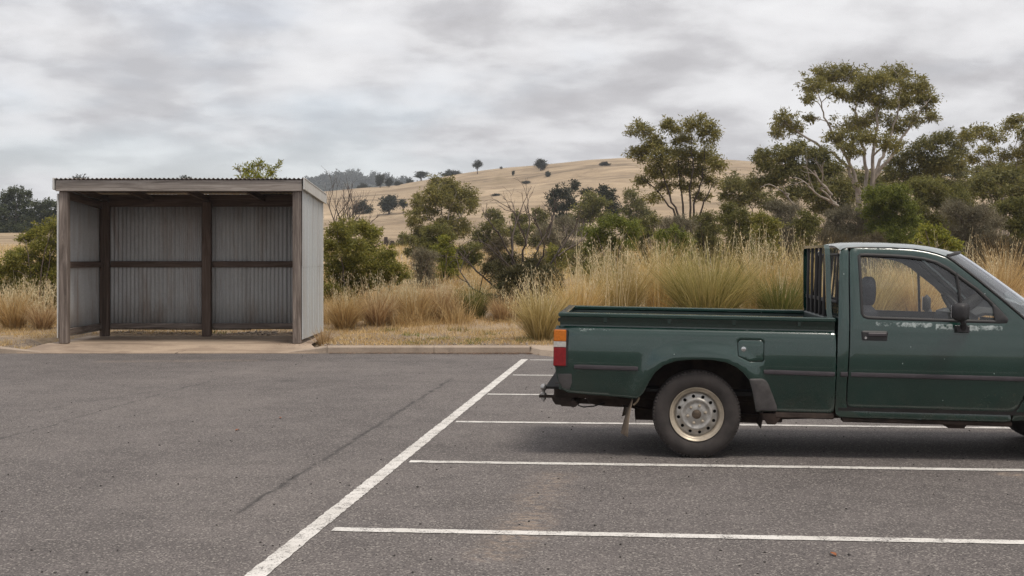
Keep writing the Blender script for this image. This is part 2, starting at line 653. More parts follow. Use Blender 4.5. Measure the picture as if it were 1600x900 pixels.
XL = lambda px: (px - 800) / FPX * KY
xe = XL(828)
cuts = [XL(511)]
while cuts[-1] < xe:
    cuts.append(min(cuts[-1] + 1.75, xe))
for a, b in zip(cuts[:-1], cuts[1:]):
    kerb_section(a + .004, b - .004)
kerb_section(XL(450), XL(511) - .004, 0.02, KH)       # dropped towards the slab
kerb_section(XL(-15), XL(62), KH, 0.02)
x = XL(-15)
while x > -22:
    kerb_section(x - 1.75 + .004, x - .004)
    x -= 1.75
# concrete nib where the kerb steps towards the bays
nb = MB()
out = [(xe - .02, 21.58), (xe + .12, 21.2), (xe + .32, 20.9), (xe + .6, 20.76), (20, 20.55), (20, 22.0), (xe - .02, 22.0)]
lo = [(x_, y_, -0.03) for x_, y_ in out]
hi = [(x_ + (.05 if i < 4 else 0), y_ + (.07 if i < 5 else 0), .085 if i < 5 else .118) for i, (x_, y_) in enumerate(out)]
nn = len(out)
nb.add(lo + hi, [tuple(range(nn, 2 * nn))] + [(i, (i + 1) % nn, nn + (i + 1) % nn, nn + i) for i in range(nn)])
tag(nb.build('concrete_nib', M_conc), 'pale concrete apron at the kerb corner behind the tailgate', None, None, 'structure')

# slab in front of and under the shelter
sl = MB()
P = []
for yy, zz_ in ((21.575, -0.04), (21.58, 0.012), (21.9, .04), (22.35, .098), (23.0, .1), (24.0, .1), (24.72, .1), (24.74, -.05)):
    row = []
    fl = max(0, (22.4 - yy) / 0.8)
    x0 = -7.95 - .25 * fl + (0.1 if yy < 21.6 else 0)
    x1 = -3.42 + .3 * fl - .05 * (yy < 21.6)
    for k in range(25):
        row.append((x0 + (x1 - x0) * k / 24, yy, zz_))
    P.append(row)
sl.grid(P)


def slab_mat():
    m = concrete_mat('slab_concrete', (0.42, 0.32, 0.235), 0.35)
    nt = m.node_tree
    p = [n for n in nt.nodes if n.type == 'BSDF_PRINCIPLED'][0]
    src = p.inputs['Base Color'].links[0].from_socket
    v = objco(nt)
    s = seg_mask(nt, v, gp(288, 541, .1), gp(270, 553, 0), 0.02, 0.35, 3)
    c = mixc(nt, s, src, (0.06, 0.045, 0.035))
    s2 = math_node(nt, 'MULTIPLY', ramp(nt, noise(nt, objco(nt, (.5, 1.6, 1)), 1.3, 6, .6, .6), [(0.47, 0.0), (0.62, 0.62)]), 1.0)
    c = mixc(nt, s2, c, (0.17, 0.12, 0.085))
    L(nt, c, p.inputs['Base Color'])
    return m


slab = sl.build('concrete_slab', slab_mat(), None, True, 50)
tag(slab, 'beige concrete slab under the tin shelter', None, None, 'structure')


# ================================================================== SHELTER
def wood_mat(name, axis, c0, c1, c2):
    m, nt, p, o = new_mat(name)
    sc = {'x': (.7, 14, 14), 'y': (14, .7, 14), 'z': (14, 14, .7)}[axis]
    v = objco(nt, sc)
    gr = noise(nt, v, 1.6, 8, 0.68, 1.2)
    lw = noise(nt, objco(nt, tuple(s * .12 for s in sc)), 1.3, 5, 0.6)
    c = ramp(nt, gr, [(0.28, c0), (0.5, c1), (0.7, c2)])
    c = mixc(nt, 1.0, c, ramp(nt, lw, [(0.3, 0.7), (0.7, 1.2)]), 'MULTIPLY')
    L(nt, c, p.inputs['Base Color'])
    p.inputs['Roughness'].default_value = 0.85
    bump(nt, p, gr, 0.6, 0.006)
    return m


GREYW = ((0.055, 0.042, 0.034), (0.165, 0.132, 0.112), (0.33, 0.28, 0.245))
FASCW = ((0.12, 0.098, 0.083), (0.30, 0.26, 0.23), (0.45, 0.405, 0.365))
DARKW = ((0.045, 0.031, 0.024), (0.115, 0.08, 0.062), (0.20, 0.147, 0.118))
M_wz, M_wx, M_wy = (wood_mat('weathered_timber_' + a, a, *GREYW) for a in 'zxy')
M_fx = wood_mat('fascia_timber', 'x', *FASCW)
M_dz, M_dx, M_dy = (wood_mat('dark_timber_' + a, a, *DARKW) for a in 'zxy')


def galv_mat(name, rust=0.35, base=(0.42, 0.44, 0.45)):
    m, nt, p, o = new_mat(name)
    v = objco(nt)
    a = noise(nt, objco(nt, (5, 5, .5)), 1.0, 6, 0.6)
    sp = noise(nt, v, 30, 4, 0.7)
    c = ramp(nt, a, [(0.3, tuple(x * .90 for x in base)), (0.7, tuple(x * 1.06 for x in base))])
    c = mixc(nt, 1.0, c, ramp(nt, sp, [(0.3, 0.9), (0.7, 1.08)]), 'MULTIPLY')
    r = math_node(nt, 'MULTIPLY', ramp(nt, noise(nt, objco(nt, (2.2, 2.2, .35)), 1.0, 7, 0.65, 0.5), [(0.48, 0.0), (0.68, 1.0)]), rust)
    c = mixc(nt, r, c, (0.23, 0.14, 0.085))
    L(nt, c, p.inputs['Base Color'])
    p.inputs['Metallic'].default_value = 0.2
    L(nt, ramp(nt, a, [(0.3, 0.62), (0.7, 0.45)]), p.inputs['Roughness'])
    bump(nt, p, sp, 0.08, 0.003)
    return m


M_galv = galv_mat('galvanised_sheet', 0.25, (0.48, 0.505, 0.515))
M_galv_in = galv_mat('galvanised_inner_sheet', 0.6, (0.47, 0.475, 0.475))
M_zinc = galv_mat('zinc_flashing', 0.12, (0.56, 0.555, 0.53))

SX0, SX1, SYF, SYB, SZ = -7.74, -3.585, 22.5, 24.85, 0.1
shel = empty('bus_shelter', (0, 0, 0))
tag(shel, 'open fronted corrugated iron shelter with weathered timber posts on concrete slab', 'shelter')


def spart(name, mb, mat, smooth=False, parent=None):
    return mb.build(name, mat, parent or shel, smooth)


PW = 0.15
roofz = lambda y: 2.90 - (y - 22.40) * 0.055         # underside of the roof sheet
for x in (SX0 + .085, SX1 - .085):
    m = MB().box((x, SYF + .07, (SZ + 2.70) / 2), (PW, PW, 2.70 - SZ), .012)
    spart('post', m, M_wz)
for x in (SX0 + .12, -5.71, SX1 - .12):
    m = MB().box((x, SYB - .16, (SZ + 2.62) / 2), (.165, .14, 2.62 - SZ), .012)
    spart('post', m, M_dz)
# fascia, top plates, rails
spart('fascia_board', MB().box(((SX0 + SX1) / 2 - .01, SYF - .035, 2.795), (SX1 - SX0 + .04, .045, .19), .008), M_fx)
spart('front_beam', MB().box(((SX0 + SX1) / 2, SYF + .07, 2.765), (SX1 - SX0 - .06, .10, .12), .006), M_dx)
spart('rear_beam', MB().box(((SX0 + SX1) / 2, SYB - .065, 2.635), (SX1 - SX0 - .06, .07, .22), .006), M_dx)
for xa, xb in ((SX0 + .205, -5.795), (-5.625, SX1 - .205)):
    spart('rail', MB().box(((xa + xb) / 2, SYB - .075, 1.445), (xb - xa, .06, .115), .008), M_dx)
    spart('bottom_rail', MB().box(((xa + xb) / 2, SYB - .075, .285), (xb - xa, .06, .10), .008), M_wx)
for x, sgn in ((SX0 + .055, 1), (SX1 - .055, -1)):
    ya_, yb_ = SYF + .15, SYB - .235
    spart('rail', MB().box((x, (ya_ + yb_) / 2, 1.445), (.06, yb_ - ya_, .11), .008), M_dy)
    spart('bottom_rail', MB().box((x, (ya_ + yb_) / 2, .285), (.06, yb_ - ya_, .11), .008), M_wy)
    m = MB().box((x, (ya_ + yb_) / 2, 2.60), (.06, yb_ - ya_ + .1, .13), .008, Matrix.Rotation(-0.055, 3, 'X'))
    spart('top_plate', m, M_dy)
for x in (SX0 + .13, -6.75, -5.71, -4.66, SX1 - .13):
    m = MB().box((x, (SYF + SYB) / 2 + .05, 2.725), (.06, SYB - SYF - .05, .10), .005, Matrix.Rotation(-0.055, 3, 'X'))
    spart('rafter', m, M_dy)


def corrugated(n_pitch, length, pitch=0.0762, amp=0.0088, per=8):
    """profile along x, length along z, waves in y"""
    n = n_pitch * per + 1
    xs = np.linspace(0, n_pitch * pitch, n)
    yy = amp * np.cos(xs / pitch * 2 * math.pi)
    v, fcs = [], []
    zs = np.linspace(0, length, 5)
    for z in zs:
        for x_, y_ in zip(xs, yy):
            v.append((x_, y_, z))
    for j in range(len(zs) - 1):
        for i in range(n - 1):
            fcs.append((j * n + i, j * n + i + 1, (j + 1) * n + i + 1, (j + 1) * n + i))
    return v, fcs


def sheet(origin, ux, uz, n_pitch, length, mat, name, amp=.0145, skin=.002):
    """a corrugated sheet with its width along ux and its length along uz, given a skin thickness"""
    ux, uz = Vector(ux).normalized(), Vector(uz).normalized()
    uy = uz.cross(ux)
    v, fc = corrugated(n_pitch, length, amp=amp)
    v = [Vector(origin) + ux * p[0] + uy * p[1] + uz * p[2] for p in v]
    o = MB().add(v, fc).build(name, mat, shel, True, None)
    md = o.modifiers.new('skin', 'SOLIDIFY')
    md.thickness = skin
    return o


zb, zt = 0.215, 2.70
x = SX0 + .012
i = 0
while x < SX1 - .05:                                   # back wall, sheets lapping one wave
    npch = min(10, int((SX1 - .01 - x) / 0.0762))
    if npch < 2:
        break
    sheet((x, SYB - .028 + .004 * (i % 2), zb + random.uniform(-.008, .008)), (1, 0, 0), (0, 0, 1), npch, 2.548, M_galv_in, 'wall_sheet')
    x += 0.0762 * 9
    i += 1
for xw, sgn in ((SX0 + .012, 1), (SX1 - .012, -1)):
    y = SYF + (.0 if sgn > 0 else .02)
    i = 0
    while y < SYB - .08:
        npch = min(10, int((SYB - .01 - y) / 0.0762))
        if npch < 2:
            break
        if sgn > 0:
            sheet((xw + .003 * (i % 2), y, .2), (0, 1, 0), (0, 0, 1), npch, 2.46, M_galv_in, 'wall_sheet')
        y += 0.0762 * 9
        i += 1
# the right wall is clad outside with flat pan sheets, two rows, with folded ribs
for z0, z1, off in ((.17, 1.425, 0.0), (1.41, 2.70, .004)):
    y = SYF + .01
    while y < SYB - .05:
        y2 = min(y + .62, SYB)
        m = MB()
        prof = [(y, 0), (y + .03, 0), (y + .037, .010), (y + .052, .010), (y + .059, 0), (y + .31, 0.001), (y + .318, .006), (y + .326, .006), (y + .334, 0.001), (y2 - .003, 0)]
        prof = [(a_, b_) for a_, b_ in prof if a_ <= y2 - .002]
        P = [[(SX1 + off + b_, a_, z) for a_, b_ in prof] for z in (z0, (z0 + z1) / 2, z1 if z1 < 2 else roofz(y) - .1)]
        m.grid(P)
        o = m.build('wall_sheet', M_galv, shel, False)
        md = o.modifiers.new('skin', 'SOLIDIFY')
        md.thickness = 0.003
        y = y2
# matching inner lining of the right wall
sheet((SX1 - .02, SYF + .1, .2), (0, 1, 0), (0, 0, 1), 28, 2.46, M_galv_in, 'wall_sheet')
spart('corner_flashing', MB().box((SX1 + .004, SYB + .012, 1.44), (.05, .035, 2.55), .006), M_zinc)
spart('corner_flashing', MB().box((SX0 - .012, SYF + .02, 1.43), (.02, .06, 2.46), .004), M_zinc)
# roof sheets, long side running back
rd = Vector((0, math.cos(.055), -math.sin(.055)))
x = SX0 - .04
while x < SX1 + .03:
    npch = min(10, int(round((SX1 + .05 - x) / 0.0762)))
    if npch < 2:
        break
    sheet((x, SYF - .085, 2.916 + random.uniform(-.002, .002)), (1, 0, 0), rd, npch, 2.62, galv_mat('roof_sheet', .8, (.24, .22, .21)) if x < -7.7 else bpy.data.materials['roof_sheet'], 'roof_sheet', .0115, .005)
    x += 0.0762 * 9
# barge flashings on the two sides
for x in (SX0 - .055, SX1 + .05):
    m = MB().box((x, SYF - .075 + 1.31, 2.912 - 1.31 * math.tan(.055) - .085), (.03, 2.66, .20), .004, Matrix.Rotation(-0.055, 3, 'X'))
    spart('barge_flashing', m, M_zinc)

# ================================================================== PICKUP
YAW, RAKE, TW = R(5.2), R(0.95), 1.62
TC, TS = math.cos(YAW), math.sin(YAW)
T0 = gp(1089, 717)
truck = empty('pickup_truck', (T0.x, T0.y, 0), (0, RAKE, -YAW))
tag(truck, 'dark green single cab pickup truck with faded paint parked in the bays', 'pickup truck')


def P(px, py, v=0.0):
    """photo spot on the truck's side plane (depth v into the truck) -> (u along, w up) in the truck's own frame"""
    a = (px - 800) / FPX
    u = (a * (T0.y + v * TC) - T0.x - v * TS) / (TC + a * TS)
    Y = T0.y - u * TS + v * TC
    wz = CAMH - (py - HOR) / FPX * Y
    return (u * math.cos(RAKE) - wz * math.sin(RAKE), u * math.sin(RAKE) + wz * math.cos(RAKE))


def PL(pts, v=0.0):
    return [P(x, y, v) for x, y in pts]


def inside(pts, poly):
    x, y = pts[:, 0], pts[:, 1]
    r = np.zeros(len(pts), bool)
    n = len(poly)
    j = n - 1
    for i in range(n):
        xi, yi = poly[i]
        xj, yj = poly[j]
        if yi != yj:
            r ^= ((yi > y) != (yj > y)) & (x < (xj - xi) * (y - yi) / (yj - yi) + xi)
        j = i
    return r


def dist_poly(pts, poly, closed=True):
    d = np.full(len(pts), 1e9)
    q = np.asarray(poly, float)
    n = len(q)
    for i in range(n if closed else n - 1):
        a, b = q[i], q[(i + 1) % n]
        ab = b - a
        t = np.clip(((pts - a) @ ab) / max(1e-12, ab @ ab), 0, 1)
        d = np.minimum(d, np.linalg.norm(pts - (a + t[:, None] * ab), axis=1))
    return d


def resample(poly, step):
    out = []
    n = len(poly)
    for i in range(n):
        a, b = np.array(poly[i]), np.array(poly[(i + 1) % n])
        k = max(1, int(math.ceil(np.linalg.norm(b - a) / step)))
        for j in range(k):
            out.append(tuple(a + (b - a) * j / k))
    return out


def rounded(poly, r, n=4):
    """round the corners of a polygon"""
    out = []
    m = len(poly)
    for i in range(m):
        p0, p1, p2 = (np.array(poly[(i + k) % m], float) for k in (-1, 0, 1))
        a, b = p0 - p1, p2 - p1
        la, lb = np.linalg.norm(a), np.linalg.norm(b)
        rr = min(r, la * .45, lb * .45)
        q0, q1 = p1 + a / la * rr, p1 + b / lb * rr
        for k in range(n + 1):
            t = k / n
            out.append(tuple((1 - t) ** 2 * q0 + 2 * t * (1 - t) * p1 + t * t * q1))
    return out


def panel(name, outer, holes, vf, mat, parent, step=.05, bstep=.025, thick=.014, lip=.004, mirror=False, smooth=True):
    """sheet panel with outline and holes in (u,w), pushed to depth vf(u,w), edges rolled in and turned back"""
    rings = [resample(outer, bstep)] + [resample(h, bstep) for h in holes]
    allp = np.array([p for r in rings for p in r])
    o = np.array(outer)
    gu, gw = np.meshgrid(np.arange(o[:, 0].min(), o[:, 0].max(), step), np.arange(o[:, 1].min(), o[:, 1].max(), step))
    gpts = np.stack([gu.ravel(), gw.ravel()], 1)
    gpts = gpts[inside(gpts, rings[0])]
    for r in rings[1:]:
        gpts = gpts[~inside(gpts, r)]
    inner_rings = []
    dmin = np.full(len(gpts), 1e9)
    for r in rings:
        dmin = np.minimum(dmin, dist_poly(gpts, r))
    gpts = gpts[dmin > max(.5 * step, .014)]
    # a ring just inside each edge, so that the rolled lip stays narrow
    for k, r in enumerate(rings):
        q = np.array(r)
        tn = np.roll(q, -1, 0) - np.roll(q, 1, 0)
        nrm = np.stack([-tn[:, 1], tn[:, 0]], 1)
        nrm /= np.maximum(np.linalg.norm(nrm, axis=1), 1e-9)[:, None]
        for s in (1, -1):
            c = q + nrm * s * .008
            ok = inside(c, rings[0])
            for h in rings[1:]:
                ok &= ~inside(c, h)
            if ok.mean() > .5:
                dd = np.full(len(c), 1e9)
                for h in rings:
                    dd = np.minimum(dd, dist_poly(c, h))
                inner_rings.append(c[ok & (dd > .0065)])
                break
    pts = np.vstack([allp] + inner_rings + [gpts])
    edges, b = [], 0
    for r in rings:
        n = len(r)
        edges += [(b + i, b + (i + 1) % n) for i in range(n)]
        b += n
    nb = b
    vo, eo, fo, ov, oe, of = delaunay_2d_cdt([Vector(p) for p in pts], edges, [], 0, 1e-6)
    V2 = np.array([tuple(v) for v in vo])
    tri = np.array([t for t in fo if len(t) == 3])
    cen = V2[tri].mean(1)
    ok = inside(cen, rings[0])
    for r in rings[1:]:
        ok &= ~inside(cen, r)
    tri = tri[ok]
    isb = np.zeros(len(V2), bool)
    for i, src in enumerate(ov):
        if any(s < nb for s in src):
            isb[i] = True
    v = vf(V2[:, 0], V2[:, 1])
    front = np.stack([V2[:, 0], v + isb * lip, V2[:, 1]], 1)
    # boundary strip turned inwards
    ed = {}
    for t in tri:
        for i in range(3):
            e = (t[i], t[(i + 1) % 3])
            ed[e] = 1
    strips = [e for e in ed if (e[1], e[0]) not in ed]
    vv = [tuple(p) for p in front]
    ff = [tuple(int(i) for i in t) for t in tri]
    nf = len(ff)
    mp_ = {}
    for a, b_ in strips:
        for i in (a, b_):
            if i not in mp_:
                mp_[i] = (len(vv), len(vv) + 1)
                vv.append(tuple(front[i]))
                vv.append((front[i][0], front[i][1] + thick, front[i][2]))
        ff.append((int(b_), int(a), mp_[a][1], mp_[b_][1]))
    # keep the strip sharp against the face
    ff2 = ff[:nf] + [(mp_[b_][0], mp_[a][0], mp_[a][1], mp_[b_][1]) for a, b_ in strips]
    if mirror:
        vv = [(p[0], TW - p[1], p[2]) for p in vv]
        ff2 = [tuple(reversed(q)) for q in ff2]
    me = bpy.data.meshes.new(name)
    me.from_pydata(vv, [], ff2)
    # outward normal of the near side is -v
    me.update()
    s = sum(p.normal.y * p.area for p in me.polygons)
    if (s > 0) != mirror:
        me.flip_normals()
    me.polygons.foreach_set('use_smooth', np.ones(len(me.polygons), dtype=bool))
    me.update()
    return link(name, me, mat, parent)


# ---------------------------------------------------------------- paint
def band_mask(nt, sx, sz, u0, u1, w0, w1, sl=0.0):
    """1 inside the box u0..u1, w0..w1 (w sliding with u), soft edges"""
    wz = math_node(nt, 'ADD', sz, math_node(nt, 'MULTIPLY', math_node(nt, 'SUBTRACT', sx, u0), sl))
    a = math_node(nt, 'DIVIDE', math_node(nt, 'SUBTRACT', sx, u0), u1 - u0)
    b = math_node(nt, 'DIVIDE', math_node(nt, 'SUBTRACT', wz, w0), w1 - w0)
    return math_node(nt, 'MULTIPLY', ramp(nt, a, [(0.0, 0), (0.08, 1), (0.92, 1), (1.0, 0)]), ramp(nt, b, [(0.0, 0), (0.45, 1), (0.8, 1), (1.0, 0)]))


def paint(name):
    m, nt, p, o = new_mat(name)
    t = nt.nodes.new('ShaderNodeTexCoord')
    v = t.outputs['Object']
    sp = nt.nodes.new('ShaderNodeSeparateXYZ')
    L(nt, v, sp.inputs[0])
    sx, sz = sp.outputs[0], sp.outputs[2]
    big = noise(nt, v, 1.6, 5, 0.6)
    col = ramp(nt, big, [(0.3, (0.0026, 0.0245, 0.0178)), (0.7, (0.0045, 0.0340, 0.0252))])
    chalk = ramp(nt, noise(nt, v, 5, 6, 0.65), [(0.45, 0.0), (0.75, 0.05)])
    col = mixc(nt, chalk, col, (0.06, 0.105, 0.095))
    # peeled clear coat
    peel = None
    n1 = noise(nt, v, 13, 7, 0.72, 0.6)
    n2 = noise(nt, v, 60, 4, 0.7)
    nn = math_node(nt, 'ADD', math_node(nt, 'MULTIPLY', n1, .72), math_node(nt, 'MULTIPLY', n2, .28))
    bands = [((1362, 515), (1465, 500.5), .60), ((1461, 520), (1492, 503), .62), ((1512, 522), (1572, 506), .66),
             ((900, 521), (972, 511.5), .37)]
    for (xa, ya), (xb, yb), k in bands:
        ua, wa = P(xa, ya)
        ub, wb = P(xb, yb)
        bm_ = math_node(nt, 'MULTIPLY', band_mask(nt, sx, sz, ua, ub, wa, P(xa, yb)[1], 0.004), k)
        mk = ramp(nt, math_node(nt, 'ADD', nn, math_node(nt, 'MULTIPLY', bm_, .42)), [(0.71, 0.0), (0.82, 1.0)])
        mk = math_node(nt, 'MULTIPLY', mk, ramp(nt, bm_, [(0.02, 0), (0.1, 1)]))
        peel = mk if peel is None else math_node(nt, 'MAXIMUM', peel, mk)
    col = mixc(nt, peel, col, (0.34, 0.38, 0.37))
    # stone chips and dust low down
    ch = N(nt, 'ShaderNodeTexVoronoi', Scale=16.0)
    L(nt, v, ch.inputs['Vector'])
    chips = ramp(nt, ch.outputs['Distance'], [(0.05, 1.0), (0.085, 0.0)])
    cs = nt.nodes.new('ShaderNodeSeparateColor')
    L(nt, ch.outputs['Color'], cs.inputs[0])
    chips = math_node(nt, 'MULTIPLY', chips, ramp(nt, cs.outputs[0], [(0.90, 0.0), (0.93, .8)]))
    col = mixc(nt, chips, col, (0.38, 0.42, 0.40))
    low = ramp(nt, sz, [(0.32, 1.0), (0.70, 0.0)])
    dn = ramp(nt, noise(nt, v, 4.5, 8, 0.72, .8), [(0.42, 0.0), (0.72, 1.0)])
    dirt = math_node(nt, 'MULTIPLY', math_node(nt, 'MULTIPLY', low, dn), 0.35)
    spl = ramp(nt, noise(nt, v, 36, 5, 0.75), [(0.58, 0.0), (0.66, 1.0)])
    ub, wb = P(1570, 632)
    dx = math_node(nt, 'DIVIDE', math_node(nt, 'SUBTRACT', sx, ub), .32)
    dz = math_node(nt, 'DIVIDE', math_node(nt, 'SUBTRACT', sz, wb - .02), .16)
    rad = math_node(nt, 'ADD', math_node(nt, 'MULTIPLY', dx, dx), math_node(nt, 'MULTIPLY', dz, dz))
    mud = math_node(nt, 'MULTIPLY', ramp(nt, rad, [(0.0, 0.75), (1.0, 0.0)]), spl)
    dirt = math_node(nt, 'MAXIMUM', dirt, mud)
    col = mixc(nt, dirt, col, (0.105, 0.078, 0.055))
    L(nt, col, p.inputs['Base Color'])
    rr = ramp(nt, big, [(0.3, 0.16), (0.7, 0.26)])
    rr = math_node(nt, 'ADD', rr, math_node(nt, 'MULTIPLY', math_node(nt, 'MAXIMUM', dirt, peel), 0.4))
    L(nt, rr, p.inputs['Roughness'])
    p.inputs['Specular IOR Level'].default_value = 0.5
    p.inputs['Coat Weight'].default_value = 1.0
    p.inputs['Coat Roughness'].default_value = 0.045
    bump(nt, p, noise(nt, v, 3.2, 3, 0.5), 0.06, 0.03)
    return m


M_paintg = paint('green_car_paint')
M_roof, nt, p_, o_ = new_mat('sky_sheen_roof_paint')
L(nt, ramp(nt, noise(nt, objco(nt), 4, 6, .65), [(0.3, (.045, .075, .068)), (0.7, (.11, .15, .14))]), p_.inputs['Base Color'])  # roof green lightened so its base colour carries the sky's reflection
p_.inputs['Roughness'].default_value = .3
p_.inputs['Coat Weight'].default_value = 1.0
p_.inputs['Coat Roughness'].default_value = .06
M_black = simple('black_plastic', (0.022, 0.020, 0.021), 0.55, var=.3, nscale=10, bumps=.1, bscale=300)
M_rubstrip = simple('rub_strip_plastic', (0.045, 0.037, 0.042), 0.5, var=.25)
M_rubber = simple('window_rubber', (0.02, 0.018, 0.018), 0.6, var=.2)
M_guard = simple('scuffed_plastic', (0.075, 0.068, 0.066), 0.65, var=.5, nscale=6)
M_under = simple('rusty_underbody', (0.045, 0.03, 0.023), 0.85, var=.6, nscale=7, bumps=.4)
M_dark = simple('dark_void_metal', (0.012, 0.010, 0.009), 0.9, var=.3)
M_liner = simple('tray_inside_paint', (0.012, 0.024, 0.022), 0.5, var=.4, nscale=9)
M_tyre = simple('tyre_rubber', (0.040, 0.033, 0.030), 0.82, var=.38, nscale=9, bumps=.25, bscale=90)
M_rim = simple('tan_wheel_steel', (0.42, 0.36, 0.28), 0.42, metal=.35, var=.25, nscale=14)
M_rim2 = simple('silver_wheel_steel', (0.38, 0.36, 0.33), 0.4, metal=.5, var=.3, nscale=16)
M_hub = simple('dirty_hub', (0.10, 0.072, 0.05), 0.7, metal=.3, var=.5, nscale=25)
M_chrome = simple('bright_metal', (0.6, 0.6, 0.6), 0.22, metal=1.0, var=.1)
M_trim = simple('grey_interior_plastic', (0.085, 0.085, 0.092), 0.7, var=.12)
M_seat = simple('grey_seat_cloth', (0.07, 0.072, 0.085), 0.9, var=.2, nscale=30)
M_mirror = simple('mirror_glass', (0.85, 0.87, 0.9), 0.03, metal=1.0, var=.02)


def lens(name, col, tr=.35):
    m, nt, p, o = new_mat(name)
    v = objco(nt)
    wv = noise(nt, objco(nt, (1, 1, 1)), 70, 2, .5)
    L(nt, ramp(nt, wv, [(0.3, tuple(x * .75 for x in col)), (0.7, col)]), p.inputs['Base Color'])
    p.inputs['Roughness'].default_value = 0.16
    p.inputs['Coat Weight'].default_value = 0.5
    bump(nt, p, wv, .1, .003)
    return m


M_amber = lens('amber_lens', (0.62, 0.17, 0.01))
M_clear = lens('clear_lens', (0.55, 0.52, 0.48))
M_red = lens('red_lens', (0.25, 0.006, 0.010))


def glass(name, tint, k0=0.07, k1=0.65):
    m, nt, p, o = new_mat(name)
    tr = nt.nodes.new('ShaderNodeBsdfTransparent')
    tr.inputs[0].default_value = (*tint, 1)
    gl = nt.nodes.new('ShaderNodeBsdfGlossy')
    gl.inputs['Roughness'].default_value = 0.03
    gl.inputs[0].default_value = (.95, .97, 1, 1)
    lw = nt.nodes.new('ShaderNodeFresnel')
    lw.inputs[0].default_value = 1.55
    fac = ramp(nt, lw.outputs[0], [(0.0, 0.0), (0.25, .25 + k0), (0.6, k1)])
    ms = nt.nodes.new('ShaderNodeMixShader')
    L(nt, fac, ms.inputs[0])
    L(nt, tr.outputs[0], ms.inputs[1])
    L(nt, gl.outputs[0], ms.inputs[2])
    # thin film of dust
    df = nt.nodes.new('ShaderNodeBsdfDiffuse')
    df.inputs[0].default_value = (.5, .47, .43, 1)
    m2 = nt.nodes.new('ShaderNodeMixShader')
    L(nt, ramp(nt, noise(nt, objco(nt), 3, 5, .6), [(0.3, 0.01), (0.75, 0.035)]), m2.inputs[0])
    L(nt, ms.outputs[0], m2.inputs[1])
    L(nt, df.outputs[0], m2.inputs[2])
    L(nt, m2.outputs[0], o.inputs[0])
    return m


M_glass = glass('side_glass', (.95, .97, .96))
M_screen = glass('windscreen_glass', (.82, .87, .85), .10, 1.0)

# ---------------------------------------------------------------- tray (bed) sides
AC = P(1092, 640)                                      # centre of the arch
arch_px = [(999.3, 620.5), (1005.5, 613.5), (1014.4, 595.6), (1023.3, 582.2), (1036.7, 570.5), (1054.4, 564.2), (1074.4, 561.8), (1094, 561.2), (1114.4, 562.2),
           (1134.4, 566), (1150, 573.3), (1161.1, 582.2), (1170, 593.3), (1175.5, 611), (1180, 633.3), (1182, 643.8)]
arch = PL(arch_px)
side = PL([(869, 509.5), (866.8, 515), (866.3, 545), (867.0, 575), (869.5, 590), (874, 603), (880, 611), (886, 614.4), (915.3, 617.2), (950, 620), (987, 623.3), (995, 622.8)]) \
    + arch + PL([(1215, 644.5), (1300, 646.8), (1304.5, 645), (1306, 636), (1306.6, 580), (1306.8, 523), (1304.5, 518.9)])
wl_a, wl_b = P(869, 509.5)[1], P(1307, 518.6)[1]
WL = (wl_a + wl_b) / 2                                  # the ledge
arch_np = np.array(arch)


def sst(x):
    x = np.clip(x, 0, 1)
    return x * x * (3 - 2 * x)


def bed_v(u, w):
    pts = np.stack([u, w], 1)
    d = dist_poly(pts, arch_np, closed=False)
    v = .022 * sst((w - (WL - .03)) / .03) + .022 * np.clip((w - .80) / (WL - .80), 0, 1.2) ** 1.6 + .075 * np.clip((.80 - w) / .42, 0, 1.2) ** 1.7 + .006
    v = v - .034 * sst(1 - (d - .02) / .13)            # wheel arch flare
    v = v + .05 * sst((P(905, 560)[0] - u) / .12) ** 2 * .3   # rear corner turning in
    v = v - .016 * sst((.40 - w) / .06)               # rolled lower edge
    return v


flap_px = [(1157, 531.4), (1190, 532.4), (1193.6, 536), (1193, 563), (1190, 565), (1172, 564.8), (1154, 556.2), (1153.6, 535)]
flap = rounded(PL(flap_px), .012, 3)
fc_ = np.mean(np.array(flap), 0)
flap_hole = [tuple(fc_ + (np.array(q) - fc_) * 1.055) for q in flap]
for mir in (False, True):
    o = panel('tray_side', side, [] if mir else [flap_hole], bed_v, M_paintg, truck, step=.035, thick=.032, mirror=mir)
    if mir is False:
        near_side = o
fl = panel('fuel_flap', flap, [], lambda u, w: bed_v(u, w) + .001, M_paintg, truck, step=.03, lip=.005)
MB().box((fc_[0], bed_v(np.array([fc_[0]]), np.array([fc_[1]]))[0] + .03, fc_[1]), (.25, .02, .22)).build('flap_recess', M_dark, truck)
lu, lw_ = P(1162, 545.6)
lv = bed_v(np.array([lu]), np.array([lw_]))[0]
MB().lathe([(.0, -.006), (.011, -.006), (.019, -.004), (.020, .004)], (lu, lv, lw_), 'y', 20).build('flap_lock', M_chrome, fl, True)

